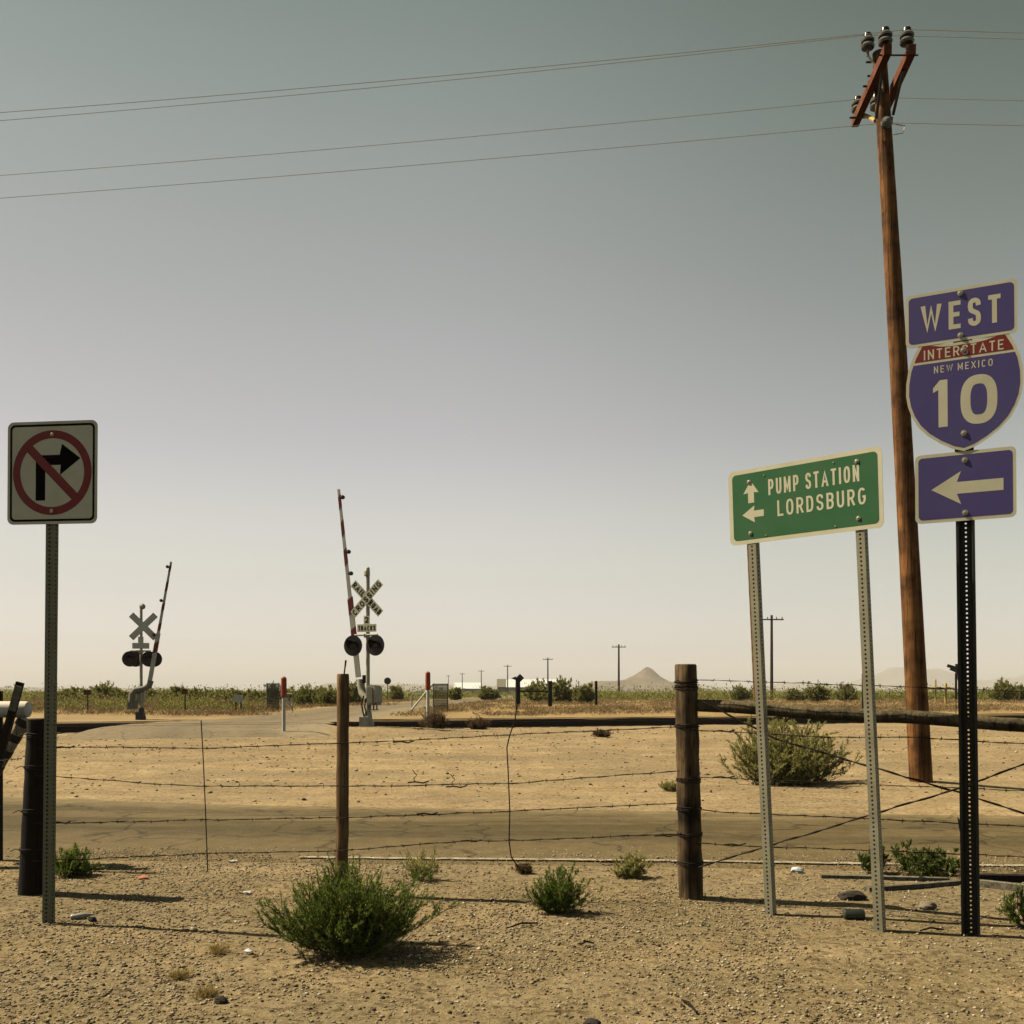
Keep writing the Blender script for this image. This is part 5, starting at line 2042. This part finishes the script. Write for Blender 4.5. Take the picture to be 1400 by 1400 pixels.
# small boards among the scrub on the left
for px, yt, yb, w, mt, lb in ((120, 944, 968, .36, 'brown_sign', 'small brown board on a post near the left edge'),
                              (253, 943, 958, .30, 'brown_sign', 'small brown board among scrub right of the far signal')):
    r5, x5, z5, t5 = simple_post(px, yt, 44.5, 0.03, M['wood_far'], 'board_sign', lb, 'sign', 'small brown boards in the scrub')
    mb = MB()
    mb.box((x5, 44.45, t5 - .08), (w * .85, 0.03, 0.22))
    mb.build('board', M[mt], r5, smooth=False)
x = (326 - 700) / 1400 * 45
zb = zg1(x, 45)
root = thing('utility_box', 'small white box half hidden in the scrub', 'box', (x, 45, zb))
mb = MB()
mb.box((x, 45, P(0, 955, 45).z), (0.32, 0.3, 0.30))
mb.build('cabinet', M['marker_white'], root, smooth=False)
mb = MB()
for s in (-.14, .14):
    mb.box((x + s * .8, 45, (zb + P(0, 955, 45).z - .15) / 2), (0.05, 0.05, max(0.05, P(0, 955, 45).z - .15 - zb)))
mb.build('legs', M['wood_far'], root, smooth=False)


# warehouses
def barn(px0, px1, ytop, ybase, Y, depth, label, wall='barn_wall', roof='white_roof'):
    xa, xb = (px0 - 700) / 1400 * Y, (px1 - 700) / 1400 * Y
    zt, zb_ = CAM_H + (945 - ytop) / 1400 * Y, 0.3
    ze = zb_ + (zt - zb_) * 0.45
    root = thing('warehouse', label, 'building', ((xa + xb) / 2, Y, zb_), 'far warehouses on the plain')
    mb = MB()
    mb.box(((xa + xb) / 2, Y + depth / 2, (zb_ + ze) / 2 - .3), (xb - xa, depth, ze - zb_ + .6))
    wl_ = mb.build('wall', M[wall], root, smooth=False)
    mb = MB()
    e = 0.3
    pr_ = [(Y - e, ze + .003), (Y + depth / 2, zt), (Y + depth + e, ze + .003)]
    vv = [(x_, y_, z_) for x_ in (xa - e, xb + e) for y_, z_ in pr_]
    mb.add(vv, [(0, 1, 2), (5, 4, 3), (0, 3, 4, 1), (1, 4, 5, 2), (2, 5, 3, 0)])
    mb.build('roof', M[roof], root, smooth=False)
    mb = MB()
    k = max(2, int((xb - xa) / 7))
    for i in range(k):
        xx = xa + (xb - xa) * (i + .5) / k
        mb.box((xx, Y - 0.02, zb_ + (ze - zb_) * .4), (1.6, 0.1, (ze - zb_) * .7))
    mb.build('doors', M['beige_wall'], root, smooth=False)


barn(693, 776, 928.5, 943, 420, 14, 'long white roofed warehouse behind the black gateposts')
barn(621, 657, 933, 943, 430, 12, 'shorter white roofed warehouse on the left')
barn(680, 694, 928, 943, 440, 10, 'beige shed at the left end of the long warehouse', 'beige_wall', 'beige_wall')
for px, lb in ((791, 'left'), (809, 'right')):
    r6, _, _, _ = simple_post(px, 931, 150, 0.12, M['marker_white'], 'white_post', 'white post %s of the pair before the hill' % lb, 'post', 'pale posts before the hill')


# ------------------------------------------------------------------ distant utility poles
def far_pole(px, ytop, Y, label, arms=1, r=0.14, lean=0.0, mat='wood_far'):
    x = (px - 700) / 1400 * Y
    z0 = zg1(x, Y)
    zt = CAM_H + (945 - ytop) / 1400 * Y
    root = thing('utility_pole', label, 'utility pole', (x, Y, z0), 'distant utility poles')
    mb = MB()
    mb.tube([(x, Y, z0 - .2), (x + lean, Y, zt)], [r * 1.15, r * .8], 10)
    mb.build('shaft', M[mat], root)
    for i in range(arms):
        za = zt - 0.45 - i * 0.9
        mb = MB()
        mb.box((x, Y - .15, za), (2.3, 0.1, 0.12))
        ar_ = mb.build('crossarm', M['wood_far'], root, smooth=False)
        for s in (-1.0, -.45, .45, 1.0):
            mb = MB()
            mb.tube([(x + s, Y - .15, za + .06), (x + s, Y - .15, za + .26)], [.05, .06], 6)
            mb.build('insulator', M['porcelain'], ar_)
    return root


far_pole(846, 881, 169, 'tall utility pole left of the cone hill', 1, .17)
far_pole(749, 899, 237, 'utility pole rising above the long warehouse', 1, .17)
far_pole(694, 909, 305, 'utility pole over the beige shed', 1, .17)
far_pole(658, 916, 381, 'utility pole between the two warehouses', 1, .17)
far_pole(632, 920, 430, 'utility pole over the shorter warehouse', 1, .17)
far_pole(613, 923, 500, 'smallest utility pole, left of the shorter warehouse', 1, .17)
far_pole(1055, 841, 102, 'dark utility pole between the green sign legs', 1, .15)
far_pole(1035.5, 735, 60, 'brown utility pole hidden behind the left green sign leg', 0, .17, -0.5, 'wood_pole')

# ------------------------------------------------------------------ the near utility pole
pb = Vector((5.80, 14.5, zg1(5.80, 14.5)))
ptop = Vector((5.20, 14.5, 10.42))
root = thing('utility_pole', 'tall brown utility pole behind the interstate sign', 'utility pole', pb)
mb = MB()
pts, rs_ = [], []
for i in range(31):
    t = i / 30
    pts.append(pb.lerp(ptop, t) + Vector((0.02 * math.sin(t * 3), 0, -0.15 * (1 - t))))
    rs_.append((0.158 - 0.062 * t) * (1 + rnd.uniform(-.012, .012)))
mb.tube(pts, rs_, 22, jitter=0.008)
mb.build('shaft', M['wood_pole'], root, angle=0.9)
# crossarms: run away from the viewer
A1n, A1f = P(1214, 67, 13.5), P(1169, 168, 15.45)
A2n, A2f = P(1247, 67, 13.5), P(1203, 165, 15.45)


def beam(mb, a, b, w, h):
    d = (b - a).normalized()
    u = d.cross(Vector((0, 0, 1))).normalized()
    v = u.cross(d).normalized()
    vv = []
    for p in (a, b):
        for sx, sz in ((-1, -1), (1, -1), (1, 1), (-1, 1)):
            vv.append(p + u * (sx * w / 2) + v * (sz * h / 2))
    mb.add(vv, [(3, 2, 1, 0), (4, 5, 6, 7), (0, 1, 5, 4), (1, 2, 6, 5), (2, 3, 7, 6), (3, 0, 4, 7)])


for a, b in ((A1n, A1f), (A2n, A2f)):
    mb = MB()
    beam(mb, a, b, 0.10, 0.125)
    mb.build('crossarm', M['wood_arm'], root, smooth=False)


def insulator(c, parent, s=1.0):
    """two-skirt pin insulator standing at c"""
    mb = MB()
    mb.lathe([(0.02 * s, -0.10), (0.02 * s, 0.0)], c, (0, 0, 1), 10)
    pin = mb.build('insulator', M['porcelain'], parent)
    mb = MB()
    mb.lathe([(0.035 * s, 0.0), (0.085 * s, 0.01), (0.098 * s, 0.04), (0.075 * s, 0.075), (0.055 * s, 0.085), (0.090 * s, 0.10), (0.095 * s, 0.125), (0.065 * s, 0.16),
              (0.045 * s, 0.17)], c, (0, 0, 1), 20)
    mb.build('skirt', M['porcelain'], pin)
    mb = MB()
    mb.lathe([(0.046 * s, 0.165), (0.058 * s, 0.175), (0.050 * s, 0.215), (0.02 * s, 0.225)], c, (0, 0, 1), 16)
    mb.build('crown', M['dark_glass'], pin)


insA = A1n + Vector((0.0, 0.10, 0.12))
insB = A2n + Vector((-0.03, 0.10, 0.12))
insC = ptop + Vector((-0.18, -0.05, 0.02))
insD = A1f + Vector((0.0, -0.12, 0.10))
insE = A2f + Vector((-0.10, -0.12, 0.10))
for c in (insA, insB, insC, insD, insE):
    insulator(c, root)
mb = MB()
mb.tube([insC + Vector((0, 0, -0.09)), insC + Vector((0.05, 0, -0.16)), ptop + Vector((-0.02, -0.10, -0.32)), ptop + Vector((0.02, -0.11, -0.62))], 0.016, 8)
mb.build('pole_top_pin', M['bolt'], root)
mb = MB()
mb.tube([A1n + Vector((-0.10, .1, -.02)), A2n + Vector((0.12, .1, -.02))], 0.012, 6)
mb.tube([P(1165, 161, 15.3), P(1220, 161, 15.3)], 0.012, 6)
mb.build('spacer_rod', M['black_metal'], root)
for a, b in ((P(1206, 96, 13.9), P(1198, 162, 14.30)), (P(1235, 96, 13.9), P(1221, 157, 14.32))):
    mb = MB()
    mb.tube([a, b], 0.022, 6)
    mb.build('brace', M['black_metal'], root)
mb = MB()
mb.tube([P(1177, 156, 15.3), P(1188, 160, 15.0), P(1197, 165, 14.6)], 0.03, 8)
mb.build('arm_bracket', M['yellow'], root)
for px, py in ((1188, 85), (1190, 104), (1184, 118), (1166, 161)):
    mb = MB()
    mb.tube([P(px - 4, py, 14.45), P(px + 10, py, 14.48)], 0.016, 6)
    mb.build('pole_step', M['black_metal'], root)
mb = MB()
cc = P(1212, 168, 14.36)
mb.lathe([(0.03, -.06), (0.07, -.04), (0.05, 0), (0.08, .03), (0.03, .07)], cc, (0, -1, 0), 12)
mb.box(cc + Vector((0.03, 0.02, 0.06)), (0.12, 0.05, 0.05))
mb.build('clamp', M['porcelain'], root)
mb = MB()
mb.tube([cc, P(1225, 170, 14.4), P(1237, 172, 14.3), P(1235, 182, 14.3), P(1222, 184, 14.38)], 0.008, 6)
mb.build('ground_lead', M['cable'], root)


def cable(label, c, left_px, far, sag_z, sleeves=()):
    """overhead line through point c; it meets picture column 0 at height left_px"""
    c = Vector(c)
    pl_ = P(0, left_px, c.y + far)
    dx = c.x - pl_.x
    # parabola through c and pl_ on the left, with a gentle slope
    pts = []
    for i in range(61):
        x_ = c.x - 42 * i / 60
        t = (c.x - x_) / dx
        drop = (c.z - pl_.z)
        z_ = c.z - drop * (1.35 * t - 0.35 * t * t)
        pts.append(Vector((x_, c.y + far * t, z_)))
    rpts = []
    for i in range(1, 41):
        x_ = c.x + 42 * i / 40
        t = (x_ - c.x) / dx
        rpts.append(Vector((x_, c.y - far * t * 0.25 + 1.4 * t * 0.35, c.z - 0.14 * (1.5 * t - 0.35 * t * t))))
    mb = MB()
    mb.tube(list(reversed(pts)) + rpts, 0.0046, 6)
    o = mb.build('power_line', M['cable'], None, loc=c)
    for (x0, x1) in sleeves:
        tl = [q_ for q_ in pts if min(x0, x1) <= q_.x <= max(x0, x1)]
        if len(tl) >= 2:
            mb = MB()
            mb.tube(tl, 0.012, 8)
            mb.build('splice_sleeve', M['sleeve'], o)
    return tag(o, label, 'power line', 'overhead power lines')


cable('topmost overhead line, over the right crossarm insulator', insB + Vector((0, 0, 0.20)), 154, 0.9, 0.4)
cable('second overhead line from the top, over the pole top insulator', insC + Vector((0, 0, 0.20)), 165, 1.0, 0.4)
cable('third overhead line from the top, under the crossarms', insE + Vector((0, 0, 0.18)), 240, 1.2, 0.4)
cable('lowest overhead line, clamped to the pole, with pale splices', cc, 271, 1.4, 0.4, ((-7.9, -7.35), (-6.75, -6.4), (-6.25, -5.95)))


# ------------------------------------------------------------------ things on the ground
def rock(name, label, cat, px, py, s, mat, seed, sq=(1, 1, .6), group=None):
    x, y = gpt(px, py)
    z = zg1(x, y)
    rs = np.random.RandomState(seed)
    import bmesh
    bm = bmesh.new()
    bmesh.ops.create_icosphere(bm, subdivisions=3, radius=1)
    for v in bm.verts:
        n_ = v.co.normalized()
        f = 1 + 0.30 * float(fbm(np.array([n_.x * 1.3 + seed + n_.z]), np.array([n_.y * 1.3 + n_.z * 0.7]), 4)[0]) * 1.6
        v.co = Vector((n_.x * sq[0], n_.y * sq[1], n_.z * sq[2])) * s * f
    me_ = bpy.data.meshes.new(name)
    bm.to_mesh(me_)
    bm.free()
    me_.materials.append(mat)
    o = bpy.data.objects.new(name, me_)
    C.objects.link(o)
    o.location = (x, y, z + s * sq[2] * 0.45)
    return tag(o, label, cat, group)


rock('stone', 'pale stone behind the interstate sign foot', 'stone', 1268, 1242, 0.046, M['stone'], 1, (1.1, .8, .75))
rock('stone', 'black lump between the green sign legs', 'stone', 1165, 1230, 0.080, M['stone_dark'], 2, (1.15, .7, .45))
rock('stone', 'dark stone by the lower picture edge', 'stone', 810, 1402, 0.035, M['stone_dark'], 3, (1, .8, .6))
rock('stone', 'dark stone near the left signpost foot', 'stone', 127, 1258, 0.022, M['stone_dark'], 4, (1, .8, .9))
rock('stone', 'small dark stone among golden grass', 'stone', 302, 1370, 0.03, M['stone_dark'], 5, (1, .8, .7))
rock('paper_scrap', 'crumpled white paper on the road edge', 'litter', 1090, 1193, 0.042, M['white_plastic'], 8, (1.2, .8, .7))
x, y = gpt(1167, 1258)
z = zg1(x, y)
root = thing('tin_can', 'dark green can lying before the fallen planks', 'can', (x, y, z))
mb = MB()
mb.lathe([(0.026, 0), (0.032, 0.006), (0.033, 0.012), (0.033, 0.108), (0.031, 0.116), (0.026, 0.12)], (x - 0.06, y, z + 0.03), (1, -0.12, 0), 18)
mb.build('body', M['can'], root)
mb = MB()
mb.lathe([(0.024, 0.1205), (0.022, 0.1225)], (x - 0.06, y, z + 0.03), (1, -0.12, 0), 18)
mb.build('lid', M['bolt'], root)
x, y = gpt(110, 1256)
z = zg1(x, y)
mb = MB()
mb.lathe([(0.012, 0), (0.018, 0.01), (0.018, 0.08), (0.012, 0.10), (0.007, 0.115), (0.007, 0.13)], (x - .06, y, z + 0.016), (1, 0.5, 0.05), 14)
tag(mb.build('plastic_bottle', M['bottle'], None, loc=(x, y, z)), 'pale plastic bottle beside the left signpost', 'litter')
for px, py, s, lb, mt in ((318, 1179, .045, 'white paper scrap at the road edge', 'white_plastic'), (195, 1201, .05, 'orange wrapper on the gravel', 'orange'),
                          (338, 1222, .04, 'white scrap left of the large weed', 'white_plastic'), (340, 1303, .03, 'pale chip right of golden grass', 'white_plastic')):
    x, y = gpt(px, py)
    z = zg1(x, y)
    mb = MB()
    rr = random.Random(px)
    n_ = 7
    top = [Vector((x + math.cos(i / n_ * 6.28) * s * rr.uniform(.5, 1), y + math.sin(i / n_ * 6.28) * s * rr.uniform(.5, 1), z + rr.uniform(.008, .025))) for i in range(n_)]
    mb.add([p for p in top] + [Vector((x, y, z + .022))] + [p - Vector((0, 0, .006)) for p in top], [(i, (i + 1) % n_, n_) for i in range(n_)] +
           [(i, n_ + 1 + i, n_ + 1 + (i + 1) % n_, (i + 1) % n_) for i in range(n_)])
    tag(mb.build('litter_scrap', M[mt], None, loc=(x, y, z), smooth=False), lb, 'litter', 'litter on the shoulder')


def plank(p0, p1, w, h, label, mat='wood_grey', lift=0.0):
    a = Vector((*gpt(*p0), 0))
    b = Vector((*gpt(*p1), 0))
    a.z, b.z = zg1(a.x, a.y) + h / 2 + lift, zg1(b.x, b.y) + h / 2 + lift
    mb = MB()
    k = 8
    pts_ = [a.lerp(b, i / k) for i in range(k + 1)]
    for i in range(k):
        beam(mb, pts_[i], pts_[i + 1], w * (1 + .03 * math.sin(i * 2.1)), h)
    tag(mb.build('plank', M[mat], None, loc=a, smooth=False), label, 'plank', 'fallen planks behind the signs')


plank((1122, 1200), (1296, 1203), 0.05, 0.025, 'thin grey plank lying nearest the road, left')
plank((1185, 1219), (1318, 1207), 0.05, 0.03, 'grey plank lying aslant before the thin one')
plank((1330, 1203), (1440, 1205), 0.07, 0.05, 'dark plank right of the interstate post', 'wood_black')
plank((1335, 1210), (1440, 1222), 0.06, 0.05, 'grey plank running out at the right edge')
# delineator behind the interstate post
x, y = gpt(1317, 1200)
z = zg1(x, y)
root = thing('delineator', 'slim orange marker post behind the interstate post', 'marker post', (x, y, z))
mb = MB()
mb.tube([(x, y, z - .05), (x, y, z + .02), (x - .003, y, z + 0.26)], 0.02, 10)
mb.build('post', M['orange'], root)
mb = MB()
mb.tube([(x - .003, y, z + .26), (x - .006, y, z + .45)], 0.016, 10)
mb.build('upper_post', M['black_metal'], root)
mb = MB()
mb.prism([(-.055, .46), (-.01, .40), (.02, .40), (.02, .26), (-.02, .29), (-.045, .38)], lambda u, v, w: Vector((x + u, y - .025 + w, z + v)), -.004, .004)
mb.build('flap', M['grey_board'], root, smooth=False)
# twigs
for i, (px0, py0, px1, py1) in enumerate(((692, 1273, 735, 1267), (793, 1295, 812, 1294), (932, 1370, 952, 1386), (1258, 1275, 1290, 1274))):
    a = Vector((*gpt(px0, py0), 0))
    b = Vector((*gpt(px1, py1), 0))
    a.z, b.z = zg1(a.x, a.y) + .008, zg1(b.x, b.y) + .012
    mb = MB()
    mb.tube([a, a.lerp(b, .5) + Vector((0, 0.01, .012)), b], [.004, .006, .005], 6)
    tag(mb.build('twig', M['wood_black'], None, loc=a), ('dark twig under the small round weed', 'short dark twig on the bare sand', 'dark twig near the lower edge',
                                                        'dark twig left of the interstate post foot')[i], 'twig', 'dark twigs on the ground')

# ------------------------------------------------------------------ haze
mb = MB()
mb.box((0, 3300, 127.5), (19600, 13800, 258))
hz = mb.build('haze', new_mat('haze_air', (1, 1, 1)), None, smooth=False)
tag(hz, 'pale dusty haze lying over the plain', 'haze', kind='stuff')
hm = hz.data.materials[0]
hn, hl = hm.node_tree.nodes, hm.node_tree.links
hn.remove(hn['Principled BSDF'])
pv = hn.new('ShaderNodeVolumePrincipled')
pv.inputs['Color'].default_value = (0.99, 0.96, 0.95, 1)
pv.inputs['Density'].default_value = 1.3e-4
pv.inputs['Anisotropy'].default_value = 0.0
hl.new(pv.outputs[0], hn['Material Output'].inputs['Volume'])
